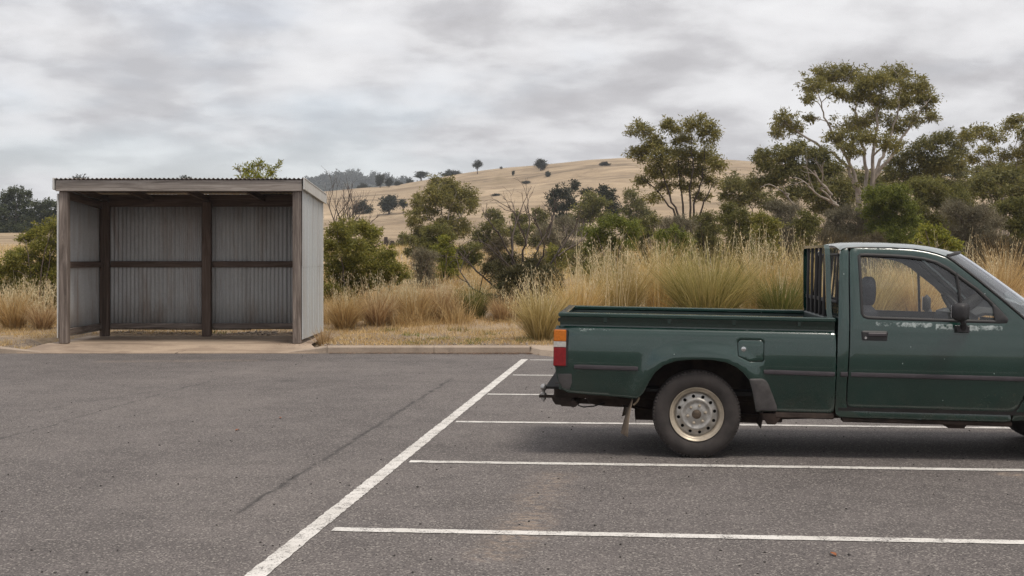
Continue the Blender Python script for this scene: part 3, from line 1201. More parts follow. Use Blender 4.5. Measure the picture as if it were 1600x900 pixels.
# band above the ledge, rail caps, hooks
u_r, u_f = P(872, 500)[0], P(1306.5, 500)[0]
CAPT = (P(1000, 490.6)[1] + P(1200, 494.9)[1]) / 2
CAPB = CAPT - .034
for mir in (0, 1):
    y = lambda v: (TW - v) if mir else v
    m = MB()
    Pg = []
    for u in np.linspace(u_r + .012, u_f, 40):
        Pg.append([(u, y(.070), WL - .02), (u, y(.071), WL + .002), (u, y(.074), WL + .03), (u, y(.068), CAPB - .03), (u, y(.055), CAPB + .01)])
    m.grid(Pg).build('tray_band', M_paintg, truck, True, None)
    m = MB()
    yc = y(.062)
    m.box(((u_r + u_f) / 2, yc, (CAPT + CAPB) / 2), (u_f - u_r, .088, CAPT - CAPB), .008)
    m.build('rail_cap', M_paintg, truck)
    for k in range(5):
        hu = P(945.5, 501)[0] + k * (P(1046, 503)[0] - P(945.5, 501)[0])
        if hu > u_f - .05:
            continue
        h = MB()
        h.hull([(-.016, -.012, .0), (.016, -.012, .0), (-.016, .012, .0), (.016, .012, .0), (-.010, -.012, -.042), (.010, -.012, -.042), (-.010, .008, -.048), (.010, .008, -.048)],
               (hu, y(.045), CAPB + .004), Matrix.Rotation(math.pi if mir else 0, 3, 'Z'))
        h.build('rope_hook', M_paintg, truck)
# tailgate, front wall, inner walls and floor
TB = .50
tg = MB().box((u_r + .035, TW / 2, (TB + CAPB) / 2), (.05, TW - .2, CAPB - TB), .01)
tg_o = tg.build('tailgate', M_paintg, truck)
MB().box((u_r + .036, TW / 2, CAPT - .016), (.066, TW - .22, .036), .008).build('tailgate_cap', M_paintg, tg_o)
hb = MB().box((u_r + .012, .10, CAPB - .028), (.035, .05, .03), .006)
hb.build('tailgate_latch', M_black, tg_o)
MB().box((u_f - .03, TW / 2, (TB + CAPT) / 2), (.05, TW - .22, CAPT - TB - .004), .01).build('front_wall', M_liner, truck)
for v in (.118, TW - .118):
    s = 1 if v < 1 else -1
    for ua, ub, wlo in ((u_r + .06, AC[0] - .50, .56), (AC[0] - .50, AC[0] + .50, .845), (AC[0] + .50, u_f - .056, .56)):
        mm = MB()
        mm.grid([[(u, v, CAPB - .002), (u, v, CAPB - .06), (u, v + s * .006, CAPB - .075), (u, v + s * .006, wlo)] for u in np.linspace(ua, ub, 6)])
        mm.build('inner_wall', M_liner, truck, True, 30)
mm = MB().box(((u_r + u_f) / 2, TW / 2, .545), (u_f - u_r - .12, TW - .84, .03))
for v in (.27, TW - .27):
    for ua, ub in ((u_r + .06, AC[0] - .50), (AC[0] + .50, u_f - .06)):
        mm.box(((ua + ub) / 2, v, .545), (ub - ua, .30, .03))
for k in range(6):
    mm.box(((u_r + u_f) / 2, .46 + k * .14, .564), (u_f - u_r - .14, .06, .014), .004)
mm.build('tray_floor', M_liner, truck)

# rub strips
def strip(a, b, parent, name='rub_strip', h=.040, v0=None):
    (ua, wa), (ub, wb) = P(*a), P(*b)
    m = MB()
    Pg = []
    for i in range(13):
        t = i / 12
        u, wv_ = ua + (ub - ua) * t, wa + (wb - wa) * t
        e = .5 if i in (0, 12) else 1.0
        vv = v0(np.array([u]), np.array([wv_]))[0]
        Pg.append([(u, vv + .006, wv_ - h / 2), (u, vv - .010 * e, wv_ - h * .36 * (1 if e == 1 else .8)), (u, vv - .013 * e, wv_), (u, vv - .010 * e, wv_ + h * .36 * (1 if e == 1 else .8)), (u, vv + .006, wv_ + h / 2)])
    m.grid(Pg)
    m.build(name, M_rubstrip, parent, True, 50)


strip((897, 573.0), (997, 576.2), truck, v0=bed_v)
strip((1193.5, 581.0), (1305, 585.0), truck, v0=bed_v)

# mud guard plastic ahead of the arch and scuff at rear corner
mg = PL([(1170.2, 591.6), (1191, 591.6), (1197, 594.5), (1201, 600), (1209, 620), (1215.5, 637), (1215.5, 644.2), (1181.8, 642.4), (1180, 632), (1175.5, 610)])
panel('arch_guard', rounded(mg, .012, 2), [], lambda u, w: bed_v(u, w) - .009, M_guard, truck, step=.03, lip=.006)
sc_ = PL([(871, 584.5), (893, 584.5), (893.5, 598), (889, 610), (878.5, 607), (872.5, 596)])
panel('corner_scuff_plate', sc_, [], lambda u, w: bed_v(u, w) - .003, M_guard, truck, step=.03, lip=.002)

# tail lamps
for mir in (0, 1):
    y = lambda v: (TW - v) if mir else v
    ua, ub = P(866.6, 540)[0] - .004, P(885.3, 540)[0]
    zs = [P(875, q)[1] for q in (514.8, 533.4, 542.4, 572.0)]
    lampm = MB().box(((ua + ub) / 2 + .002, y(.065), (zs[0] + zs[3]) / 2), (ub - ua + .014, .13, zs[0] - zs[3] + .014), .012)
    lo_ = lampm.build('tail_lamp', M_black, truck)
    for k, (mt, nm) in enumerate(((M_amber, 'amber_lens'), (M_clear, 'clear_lens'), (M_red, 'red_lens'))):
        zt_, zb_ = zs[k], zs[k + 1]
        MB().box(((ua + ub) / 2 - .004, y(.062), (zt_ + zb_) / 2), (ub - ua, .14, zt_ - zb_ - .002), .006 if k != 1 else .002).build(nm, mt, lo_)

# ---------------------------------------------------------------- cab
BELT = P(1450, 508)[1]
ROOFW = P(1400, 383)[1]


def cab_v(u, w):
    v = .006 + .065 * np.clip((.80 - w) / .42, 0, 1.2) ** 1.7 + .020 * np.clip((w - .80) / .28, 0, 1) ** 1.6
    up = np.maximum(w - BELT, 0)
    v = v + up * .20 + .35 * up ** 3 * .6
    v = v - .018 * sst((.40 - w) / .05)
    return v


door = PL([(1325.6, 600), (1325.4, 624), (1326.2, 632), (1328.4, 636.4), (1333, 638.6), (1400, 640.6), (1500, 643.6), (1578, 646.0), (1586, 644.6), (1593, 638), (1600, 625), (1606, 600), (1610, 560),
           (1612, 520), (1610, 507), (1598, 495.5), (1576, 476), (1553, 456.2), (1530, 436.4), (1510, 419.5), (1497, 409.0), (1485, 401.6), (1472, 397.0), (1456, 393.0), (1436, 389.8), (1400, 387.6), (1352, 386.8), (1340, 387.2), (1335.4, 389.5),
           (1333.6, 394), (1331.3, 440), (1330, 500), (1328.6, 545)])
win = PL([(1346.2, 400), (1350, 396.6), (1360, 396.2), (1400, 397.8), (1430, 400), (1452, 403), (1470, 408), (1488, 418), (1504, 430), (1532, 451), (1553, 471.5), (1568, 488), (1576, 500), (1575, 504.4), (1566, 505), (1500, 503.4), (1400, 500), (1358, 498.4), (1350.5, 496), (1347, 490)])
wc = np.mean(np.array(win), 0)


def shrink(poly, d):
    q = np.array(poly)
    tn = np.roll(q, -1, 0) - np.roll(q, 1, 0)
    nrm = np.stack([-tn[:, 1], tn[:, 0]], 1)
    nrm /= np.maximum(np.linalg.norm(nrm, axis=1), 1e-9)[:, None]
    if inside((q + nrm * .001), poly).mean() < .5:
        nrm = -nrm
    return [tuple(p) for p in q + nrm * d]


win_in = shrink(win, .019)
pillar = PL([(1330.5, 387.2), (1331.6, 392), (1329.2, 440), (1327.8, 500), (1326.5, 545), (1323.6, 600), (1323.3, 625), (1324.3, 634), (1327.2, 639), (1332.6, 641), (1400, 643), (1500, 646), (1578, 648.4), (1583.5, 648.2),
             (1583, 658.5), (1575, 661), (1450, 657.5), (1330, 654), (1314, 653), (1308.6, 649), (1307.0, 640), (1308, 580), (1310, 520), (1311.6, 490), (1314, 440), (1316.5, 402), (1319, 392.5), (1323, 388.5)])
for mir in (0, 1):
    d_o = panel('door', door, [win], cab_v, M_paintg, truck, step=.045, thick=.03, mirror=bool(mir))
    panel('window_seal', shrink(win, -.004), [win_in], lambda u, w: cab_v(u, w) - .004, M_rubber, d_o, step=.02, thick=.05, lip=.005, mirror=bool(mir))
    g_o = panel('window_glass', shrink(win, .012), [], lambda u, w: cab_v(u, w) + .016, M_glass, d_o, step=.06, thick=.003, lip=0, mirror=bool(mir))
    y = lambda v: (TW - v) if mir else v

    def cv(px, py, e=0):
        u, w_ = P(px, py)
        return (u, y(float(cab_v(np.array([u]), np.array([w_]))[0]) + e), w_)
    MB().tube([cv(1500.5, 427, .006), cv(1503.5, 460, .006), cv(1506.5, 503, .006)], .0115, 6).build('window_divider', M_rubber, d_o)
    sail = PL([(1553, 473), (1563, 481), (1578, 498.5), (1576.5, 504), (1557, 503.2)])
    panel('sail_panel', rounded(sail, .01, 2), [], lambda u, w: cab_v(u, w) - .007, M_black, d_o, step=.03, mirror=bool(mir))
    # inner trim
    panel('inner_trim', shrink(door, .02), [shrink(win, .012)], lambda u, w: cab_v(u, w) + .055, M_trim, d_o, step=.06, thick=-.02, lip=-.004, mirror=bool(mir))
    panel('cab_side', pillar, [], cab_v, M_paintg, truck, step=.045, thick=.03, mirror=bool(mir))
    # gap behind the shut lines
    MB().add([(P(1324, 500)[0] - .05, y(.06), .40), (P(1610, 500)[0] + .06, y(.06), .40), (P(1610, 500)[0] + .06, y(.06), BELT - .06), (P(1324, 500)[0] - .05, y(.06), BELT - .06)], [(0, 1, 2, 3)]).build('inner_side', M_dark, truck)
    MB().hull([(*[P(1318, 500)[0]], y(.075), BELT - .07), (P(1344, 500)[0], y(.075), BELT - .07), (P(1344, 392)[0], y(.195), ROOFW - .06), (P(1322, 392)[0], y(.195), ROOFW - .06),
               (P(1318, 500)[0], y(.085), BELT - .07), (P(1344, 500)[0], y(.085), BELT - .07), (P(1344, 392)[0], y(.215), ROOFW - .06), (P(1322, 392)[0], y(.215), ROOFW - .06)]).build('pillar_trim', M_trim, truck)

    def strip_side(a, b, par):
        (ua, wa), (ub, wb) = P(*a), P(*b)
        m = MB()
        Pg = []
        for i in range(21):
            t = i / 20
            u, wv_ = ua + (ub - ua) * t, wa + (wb - wa) * t
            vv = cab_v(np.array([u]), np.array([wv_]))[0]
            h = .040
            e = .5 if i in (0, 20) else 1.0
            Pg.append([(u, y(vv + .006), wv_ - h / 2), (u, y(vv - .010 * e), wv_ - h * .36), (u, y(vv - .013 * e), wv_), (u, y(vv - .010 * e), wv_ + h * .36), (u, y(vv + .006), wv_ + h / 2)])
        m.grid(Pg).build('rub_strip', M_rubstrip, par, True, 50)
    strip_side((1330, 585.2), (1606, 592.8), d_o)
    strip_side((1313.5, 584.8), (1325, 585.1), truck)
    # handle
    hu, hw = P(1367, 525.4)
    hv = float(cab_v(np.array([hu]), np.array([hw]))[0])
    h_o = MB().box((hu, y(hv + .006), hw), (.205, .028, .082), .012).build('door_handle', M_black, d_o)
    MB().box((hu + .02, y(hv - .012), hw + .012), (.145, .016, .030), .007).build('handle_lever', M_rubstrip, h_o)
    MB().lathe([(0, -.004), (.010, -.004), (.012, .004)], (hu - .068, y(hv - .009), hw - .014), 'y', 14).build('door_lock', M_chrome, h_o, True)

# roof
re_px = [(1318, 391.5), (1322, 388.6), (1330, 386.6), (1352, 385.6), (1400, 386.2), (1436, 388.4), (1456, 391.6), (1472, 395.6), (1485, 400.2), (1489, 402.4)]
re_ = PL(re_px)
NT = 28


def roof_edge_v(w_):
    return float(cab_v(np.array([0.]), np.array([w_]))[0])


# resample the edge for a smooth roof
rp = np.array(re_)
ss = np.concatenate([[0], np.cumsum(np.linalg.norm(np.diff(rp, axis=0), axis=1))])
sv = np.concatenate([np.linspace(0, ss[2], 6), np.linspace(ss[2], ss[-1], 30)[1:]])
ru, rw = np.interp(sv, ss, rp[:, 0]), np.interp(sv, ss, rp[:, 1])
BTOP, BBOT = .19, .34
rows = []
for u, w_, s in zip(ru, rw, sv / ss[-1]):
    v0 = roof_edge_v(w_) - .004
    row = []
    for k in range(NT + 1):
        t = k / NT
        tt = 1 - math.cos(t * math.pi / 2) if False else t
        e = 1 - abs(1 - 2 * t) ** 4
        cr = .043 * e * (1 - .35 * s ** 6)
        b = BTOP * (1 - abs(1 - 2 * t) ** 3) * max(0, (s - .45) / .55) ** 1.6
        rb = -.012 * e * max(0, 1 - s / .1)
        row.append((u + b + rb, v0 + (TW - 2 * v0) * t, w_ + cr + .002))
    rows.append(row)
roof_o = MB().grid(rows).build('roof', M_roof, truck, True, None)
MB().grid([[(p[0], p[1], p[2] - .05) for p in r[2:-2]] for r in rows[2:-1]]).build('headlining', M_trim, truck, True, None)
# windscreen
ws = []
aline = PL([(1487.5, 401.0), (1500, 410.2), (1530, 434.6), (1576, 474.2), (1600, 495.8), (1613, 508)])
NA = 14
al = np.array(aline)
sa = np.concatenate([[0], np.cumsum(np.linalg.norm(np.diff(al, axis=0), axis=1))])
for i in range(NA + 1):
    s = i / NA
    u, w_ = np.interp(s * sa[-1], sa, al[:, 0]), np.interp(s * sa[-1], sa, al[:, 1])
    v0 = roof_edge_v(w_) + .004
    B = BTOP + (BBOT - BTOP) * s
    ws.append([(u + B * (1 - abs(1 - 2 * k / NT) ** 3) + .006, v0 + (TW - 2 * v0) * k / NT, w_ + .006 + .03 * (1 - abs(1 - 2 * k / NT) ** 4) * (1 - s)) for k in range(NT + 1)])
ws_o = MB().grid(ws).build('windscreen', M_screen, truck, True, None)
for k in (0, NT):
    MB().tube([Vector(r[k]) + Vector((-.004, 0, -.003)) for r in ws], .010, 6).build('screen_seal', M_rubber, ws_o, True)
MB().tube([Vector(p) + Vector((0, 0, .002)) for p in ws[0]], .012, 6).build('screen_seal', M_rubber, ws_o, True)
# cab back: frame, window, lower wall
ub0, wb0 = P(1311.5, 498)
ub1, wb1 = P(1318.5, 392)


def back(t, w_):
    k = (w_ - wb0) / (wb1 - wb0)
    v0 = roof_edge_v(w_) + .01
    return (ub0 + (ub1 - ub0) * k + .012 * (abs(1 - 2 * t) ** 4) - .0, v0 + (TW - 2 * v0) * t, w_)


wq0, wq1 = wb0 + .12, wb1 - .03
bk = MB()
bk.grid([[back(k / 16, w_) for k in range(17)] for w_ in np.linspace(.42, wq0, 8)])
bk.grid([[back(k / 16, w_) for k in range(17)] for w_ in np.linspace(wq1, wb1 + .02, 3)])
for ta, tb in ((0, .07), (.93, 1)):
    bk.grid([[back(ta + (tb - ta) * k / 3, w_) for k in range(4)] for w_ in np.linspace(wq0, wq1, 6)])
cb = bk.build('cab_back', M_paintg, truck, True, 50)
gg = MB().grid([[Vector(back(.06 + .88 * k / 12, w_)) + Vector((.010, 0, 0)) for k in range(13)] for w_ in np.linspace(wq0 - .02, wq1 + .02, 6)])
gg.build('rear_window', M_screen, cb, True, None)
fr = MB()
q = [back(.065, wq0), back(.935, wq0), back(.935, wq1), back(.065, wq1), back(.065, wq0)]
fr.tube([Vector(a) + Vector((-.002, 0, 0)) for a in q], .014, 6).build('rear_window_seal', M_rubber, cb)

# headboard rack behind the cab
ur = P(1299, 440)[0]
rk = MB()
zt_ = P(1298, 384.5)[1]
pth = [(ur + .012, .105, CAPT - .03), (ur, .11, CAPT + .05), (ur - .012, .155, zt_ - .07), (ur - .013, .175, zt_ - .025), (ur - .013, .22, zt_)]
pth = pth + [(p[0], TW - p[1], p[2]) for p in reversed(pth)]
rkm = MB()
# flat-sided frame: swept rectangle
for a, b in zip(pth[:-1], pth[1:]):
    a, b = Vector(a), Vector(b)
    d = (b - a).normalized()
    sidev = Vector((1, 0, 0))
    up = d.cross(sidev).normalized()
    pts = []
    for pnt in (a - d * .004, b + d * .004):
        for s1 in (-.020, .020):
            for s2 in (-.011, .011):
                pts.append(pnt + sidev * s1 + up * s2)
    rkm.hull(pts)
rack = rkm.build('headboard_rack', M_paintg, truck)
for k in range(5):
    v = .32 + k * (TW - .64) / 4
    MB().box((ur - .006, v, (CAPT + zt_) / 2), (.022, .03, zt_ - CAPT), .005).build('rack_bar', M_black, rack)
MB().box((ur + .004, TW / 2, CAPT + .13), (.012, TW - .24, .03), .003).build('rack_rail', M_black, rack)
mesh_m = MB()
for k in range(32):
    v = .14 + k * (TW - .28) / 31
    mesh_m.box((ur + .012, v, CAPT + .065), (.006, .006, .13))
for k in range(4):
    mesh_m.box((ur + .016, TW / 2, CAPT + .02 + k * .03), (.004, TW - .26, .006))
mesh_m.build('rack_mesh', M_black, rack)

# ---------------------------------------------------------------- front end (mostly out of frame)
FW = (3.02, .342)                                      # front wheel centre (u, height above ground)
fwz = FW[1] + FW[0] * math.tan(RAKE)
us = P(1585, 646)[0]
nose = FW[0] + .66
fend = PL([(1587.5, 647.4), (1595, 640), (1602, 626), (1608.4, 600), (1612.4, 560), (1614.4, 520), (1613.6, 509)]) + [(FW[0] - .05, BELT - .015), (FW[0] + .4, BELT - .045), (nose - .05, BELT - .085), (nose, BELT - .16), (nose, .52), (nose - .03, .44), (FW[0] + .42, .42)] \
    + [(FW[0] + .40 * math.cos(a), fwz + .40 * math.sin(a)) for a in np.linspace(.1, math.pi - .02, 18)] + [(FW[0] - .40, .37), PL([(1586, 660)])[0]]


def fend_v(u, w):
    d = np.abs(np.hypot(u - FW[0], w - fwz) - .40)
    return .006 + .065 * np.clip((.80 - w) / .42, 0, 1.2) ** 1.7 + .020 * np.clip((w - .80) / .28, 0, 1) ** 1.6 - .028 * sst(1 - (d - .01) / .1) + .09 * sst((u - (nose - .35)) / .35) ** 2 + .03 * sst((w - (BELT - .06)) / .06)


for mir in (False, True):
    panel('front_wing', fend, [], fend_v, M_paintg, truck, step=.05, mirror=mir)
hood = []
for i in range(17):
    t = i / 16
    u = P(1612, 509)[0] + .0 + (nose - P(1612, 509)[0]) * t
    wz_ = BELT - .005 - .07 * t ** 1.6 - (.10 * max(0, (t - .9) / .1) ** 2)
    ins = .045 + .08 * t ** 4
    hood.append([(u + (.12 * (1 - abs(1 - 2 * k / 16) ** 3)) * t + (.26 * (1 - abs(1 - 2 * k / 16) ** 3)) * (1 - t) * (1 if i == 0 else 1), ins + (TW - 2 * ins) * k / 16, wz_ + .035 * (1 - abs(1 - 2 * k / 16) ** 3)) for k in range(17)])
MB().grid(hood).build('bonnet', M_paintg, truck, True, None)
MB().box((nose - .02, TW / 2, .74), (.16, TW - .22, .30), .03).build('grille', M_black, truck)
for v in (.26, TW - .26):
    MB().box((nose + .05, v, .76), (.06, .30, .17), .02).build('headlamp', M_clear, truck)
MB().box((nose + .06, TW / 2, .50), (.14, TW - .06, .20), .04).build('front_bumper', M_black, truck)

# ---------------------------------------------------------------- mirrors, interior
mu, mw = P(1502.5, 487.5, -.15)
def egg(c, r, e=2.6, rot=None, n=14):
    """a soft rounded block"""
    m = MB()
    rows = []
    for i in range(n + 1):
        th = math.pi * i / n - math.pi / 2
        row = []
        for j in range(2 * n + 1):
            ph = math.pi * j / n
            f_ = lambda q: math.copysign(abs(q) ** (2 / e), q)
            p_ = Vector((r[0] * f_(math.cos(th)) * f_(math.cos(ph)), r[1] * f_(math.cos(th)) * f_(math.sin(ph)), r[2] * f_(math.sin(th))))
            row.append((rot @ p_ if rot else p_) + Vector(c))
        rows.append(row)
    return m.grid(rows)


MROT = Matrix.Rotation(R(-27), 3, 'Z')
mi = egg((mu, -.13, mw), (.055, .082, .068), 3.6, MROT)
su, sw = P(1505.5, 514.5, -.03)
mir_o = mi.build('door_mirror', M_black, truck, True, None)
MB().hull([(sx * .060, sy, sz * .030) for sx in (-1, 1) for sz in (-1, 1) for sy in (.045,)] + [(sx * .045, -.03, sz * .022) for sx in (-1, 1) for sz in (-1, 1)] + [(0.06 * .9, .03, -.032), (-.06 * .9, .03, -.032)], (su, -.0, sw)).build('mirror_base', M_black, mir_o, True, 50)
MB().tube([(su, -.01, sw + .01), (su - .004, -.05, sw + .045), (mu + .002, -.10, mw - .05)], [.030, .021, .026], 10).build('mirror_arm', M_black, mir_o, True)
MB().box(Vector((mu, -.13, mw)) + MROT @ Vector((-.0555, 0, 0)), (.006, .120, .095), .002, MROT).build('mirror_face', M_mirror, mir_o)
# far mirror, seen through the cab
fu, fw_ = P(1443, 474.5, TW + .12)
fm = MB().box((fu + .03, TW + .13, fw_), (.07, .15, .16), .03, Matrix.Rotation(R(-12), 3, 'Z')).build('door_mirror', M_black, truck, True, 50)
MB().box((fu - .008, TW + .125, fw_), (.008, .12, .13), .003, Matrix.Rotation(R(-14), 3, 'Z')).build('mirror_face', M_mirror, fm)
MB().tube([(fu + .04, TW + .10, fw_ - .05), (fu + .06, TW - .0, fw_ - .13)], .022, 8).build('mirror_arm', M_black, fm, True)

uh, wh = P(1357, 455, .4)
for v in (.42, 1.2):
    hr = egg((uh, v, wh), (.052, .13, .118), 3.2)
    st_ = MB().hull([(-.10, -.24, -.62), (.06, -.24, -.62), (-.10, .24, -.62), (.06, .24, -.62), (-.11, -.22, -.16), (.02, -.22, -.16), (-.11, .22, -.16), (.02, .22, -.16), (-.08, -.16, -.11), (-.02, -.16, -.11), (-.08, .16, -.11), (-.02, .16, -.11)], (uh + .02, v, wh)) \
        .hull([(-.1, -.25, -.06), (.42, -.25, -.05), (-.1, .25, -.06), (.42, .25, -.05), (.44, -.22, -.2), (.44, .22, -.2), (-.1, -.25, -.2), (-.1, .25, -.2), (-.05, -.2, 0), (.36, -.2, .01), (-.05, .2, 0), (.36, .2, .01)], (uh + .03, v, wh - .6))
    so = st_.build('seat', M_seat, truck, True, 40)
    hr.build('headrest', M_seat, so, True, None)
ud, wd = P(1545, 492, .3)
da = MB()
rowsd = []
for k in range(15):
    v = .09 + (TW - .18) * k / 14
    hump = .055 * max(0, 1 - abs(v - .42) / .26) ** .5 + .01
    rowsd.append([(ud - .20, v, wd - .32), (ud - .16, v, wd - .12), (ud - .13, v, wd - .02 + hump * .7), (ud - .06, v, wd + hump), (ud + .08, v, wd + hump * .8), (ud + .30 + .1 * (1 - abs(2 * k / 14 - 1) ** 2), v, wd - .01)])
da.grid(rowsd).build('dashboard', M_trim, truck, True, 50)
sw_u, sw_w = P(1497, 484, .42)
swm = MB()
cir = [Vector((0, .185 * math.cos(a), .185 * math.sin(a))) for a in np.linspace(0, 2 * math.pi, 33)]
rot = Matrix.Rotation(R(-38), 3, 'Y')
cen = Vector((sw_u, .42, sw_w - .02))
swm.tube([rot @ c + cen for c in cir], .014, 8, cap=False)
for a in (0, math.pi, -math.pi / 2):
    swm.tube([cen, rot @ Vector((0, .18 * math.cos(a), .18 * math.sin(a))) + cen], .015, 6)
swm.tube([cen - rot @ Vector((.03, 0, 0)), cen + rot @ Vector((.30, 0, 0))], [.055, .04], 10)
swm.build('steering_wheel', M_black, truck, True, 50)
iu, iw = P(1477, 419.5, .8)
MB().box((iu, .8, iw), (.02, .2, .055), .008).build('interior_mirror', M_trim, truck)
MB().box(((us + P(1312, 600)[0]) / 2, TW / 2, .44), (us - P(1312, 600)[0], TW - .16, .04)).build('cab_floor', M_dark, truck)
MB().box((us + .22, TW / 2, .70), (.04, TW - .16, .60)).build('firewall', M_dark, truck)

# ---------------------------------------------------------------- wheels
WR = .343


def wheel(uc, wc_, mir, name):
    y = lambda v: (TW - v) if mir else v
    s = -1 if mir else 1
    root = empty(name)
    root.parent = truck
    root.location = (uc, y(.03), wc_)
    if mir:
        root.rotation_euler = (0, 0, math.pi)
    # tyre: outer face at v=0 (local), width .2 inwards
    prof = [(.205, .028), (.213, .014), (.225, .006), (.25, -.004), (.275, -.008), (.295, -.006), (.312, .000), (.322, .006), (.330, .016), (.336, .026), (.341, .038), (WR, .055), (WR, .16), (.341, .178), (.336, .19), (.322, .205), (.27, .212), (.21, .19), (.205, .17)]
    ty = MB().lathe(prof, (0, 0, 0), 'y', 72)
    for k in range(76):                                 # shoulder blocks
        a = 2 * math.pi * (k + .5) / 76
        c, sn = math.cos(a), math.sin(a)
        rot_ = Matrix(((c, 0, -sn), (0, 1, 0), (sn, 0, c)))
        ty.box((.3305 * c, .030, .3305 * sn), (.021, .034, .018), .003, rot_)
        ty.box(((WR - .001) * c, .075, (WR - .001) * sn), (.006, .030, .021), .002, rot_)
        ty.box(((WR - .001) * c, .118, (WR - .001) * sn), (.006, .030, .021), .002, rot_)
    t_o = ty.build('tyre', M_tyre, root, True, 30)
    # steel rim: outer barrel
    rim = MB().lathe([(.208, .018), (.213, .010), (.210, .004), (.203, .006), (.199, .016), (.192, .020), (.184, .022), (.178, .034), (.172, .052), (.168, .075), (.168, .16)], (0, 0, 0), 'y', 64)
    r_o = rim.build('rim', M_rim, root, True, 60)

    def dish(u, w):
        r = np.hypot(u, w)
        return np.interp(r, [0, .055, .075, .092, .104, .112, .120, .132, .150, .162, .172], [.022, .024, .030, .034, .024, .018, .022, .036, .042, .046, .056])
    outer = [(.172 * math.cos(a), .172 * math.sin(a)) for a in np.linspace(0, 2 * math.pi, 64, endpoint=False)]
    hols = []
    for k in range(12):
        a = 2 * math.pi * (k + .35) / 12
        hols.append([(.1425 * math.cos(a) + .0135 * math.cos(b), .1425 * math.sin(a) + .0135 * math.sin(b)) for b in np.linspace(0, 2 * math.pi, 12, endpoint=False)])
    d_ = panel('wheel_disc', outer, hols, dish, M_rim2, root, step=.011, bstep=.02, thick=.006, lip=.001)
    MB().lathe([(0, -.004), (.018, -.004), (.026, .0), (.034, .004), (.038, .026)], (0, 0.004, 0), 'y', 28).build('hub_cap', M_hub, d_, True)
    for k in range(6):
        a = 2 * math.pi * (k + .2) / 6
        MB().lathe([(0, .000), (.008, .002), (.012, .008), (.013, .032)], (.070 * math.cos(a), .004, .070 * math.sin(a)), 'y', 6).build('wheel_nut', M_rim, d_)
    MB().lathe([(.0, .085), (.17, .085)], (0, 0, 0), 'y', 32).build('brake_drum', M_dark, root)
    return root


rwu, rww = 0.0, .342
ru_l = rwu * math.cos(RAKE) - rww * math.sin(RAKE)
rw_l = rww * math.cos(RAKE)
fu_l = FW[0] * math.cos(RAKE) - .342 * math.sin(RAKE)
fw_l = FW[0] * math.sin(RAKE) + .342 * math.cos(RAKE)
for mir in (0, 1):
    wheel(ru_l, rw_l, mir, 'rear_wheel')
    wheel(fu_l, fw_l, mir, 'front_wheel')

# wheel wells
for cx, cz, r0 in ((AC[0], rw_l + .02, .50), (FW[0], fwz, .44)):
    for mir in (0, 1):
        y = lambda v: (TW - v) if mir else v
        m = MB()
        m.grid([[(cx + r0 * math.cos(a), y(v), cz + r0 * math.sin(a) * .955) for v in (.035, .2, .40)] for a in np.linspace(-.25, math.pi + .25, 24)])
        bb = [(cx + r0 * math.cos(a), y(.40), cz + r0 * math.sin(a) * .955) for a in np.linspace(-.25, math.pi + .25, 24)]
        m.add(bb, [tuple(range(24))])
        m.build('wheel_well', M_under, truck, True, 40)
# chassis, axle, springs, exhaust, tank
ch_ = MB()
for v in (.42, TW - .42):
    ch_.box((1.15, v, .47), (4.6, .07, .12), .01)
for u in (-1.0, -.5, .62, 1.3, 2.2):
    ch_.box((u, TW / 2, .47), (.08, TW - .8, .09), .01)
ch_.build('chassis', M_under, truck)
ax = MB().tube([(ru_l, .22, rw_l), (ru_l, TW - .22, rw_l)], .045, 12)
ax.lathe([(.0, -.11), (.09, -.09), (.13, 0), (.09, .09), (0, .11)], (ru_l, TW / 2, rw_l), 'x', 18)
ax.tube([(fu_l, .22, fw_l), (fu_l, TW - .22, fw_l)], .04, 10)
ax.build('axle', M_under, truck, True)
for v in (.36, TW - .36):
    sp_ = MB()
    a0, a1 = P(972, 634, .36), P(1215, 651, .36)
    for k in range(4):
        i0 = k * .09
        P0_ = [(a0[0] + i0, v, a0[1] - .012 * k - .0), (ru_l - .2, v, rw_l - .02 - .012 * k), (ru_l, v, rw_l - .05 - .012 * k), (ru_l + .2, v, rw_l - .02 - .012 * k), (a1[0] - i0 * 1.6, v, a1[1] - .012 * k)]
        for qa, qb in zip(P0_[:-1], P0_[1:]):
            sp_.hull([Vector(pq) + Vector((0, sy * .03, sz * .005)) for pq in (qa, qb) for sy in (-1, 1) for sz in (-1, 1)])
    sp_.box((a1[0] + .01, v, a1[1] - .0), (.05, .06, .09), .01)
    sp_.build('leaf_spring', M_under, truck)
# spare wheel under the tail, brackets, exhaust, steps under the sill
spu, spw = P(950, 631, .5)
MB().lathe([(.0, .02), (.16, .02), (.2, .07), (.3, .08), (.325, .03), (.325, -.05), (.3, -.085), (.2, -.075), (.16, -.03), (0, -.03)], (spu + .13, TW / 2, spw + .06), 'z', 36).build('spare_wheel', M_under, truck, True, 40)
ex = MB()
e0 = P(906, 633, 1.1)
e1 = P(925, 632, 1.1)
ex.tube([(e0[0] - .05, 1.15, e0[1] + .03), (e1[0], 1.15, e1[1] + .02), (e1[0] + .4, 1.1, e1[1] + .06), (.3, 1.1, .40)], .022, 8)
e2, e3 = P(1165, 660, .5), P(1210, 657, .5)
ex.tube([(e2[0] - .2, .5, e2[1] + .02), (e3[0] + .1, .55, e3[1] + .03), (2.3, .6, .36)], .024, 8)
ex.build('exhaust_pipe', M_under, truck, True)
br = MB()
b0 = P(1205, 651, .12)
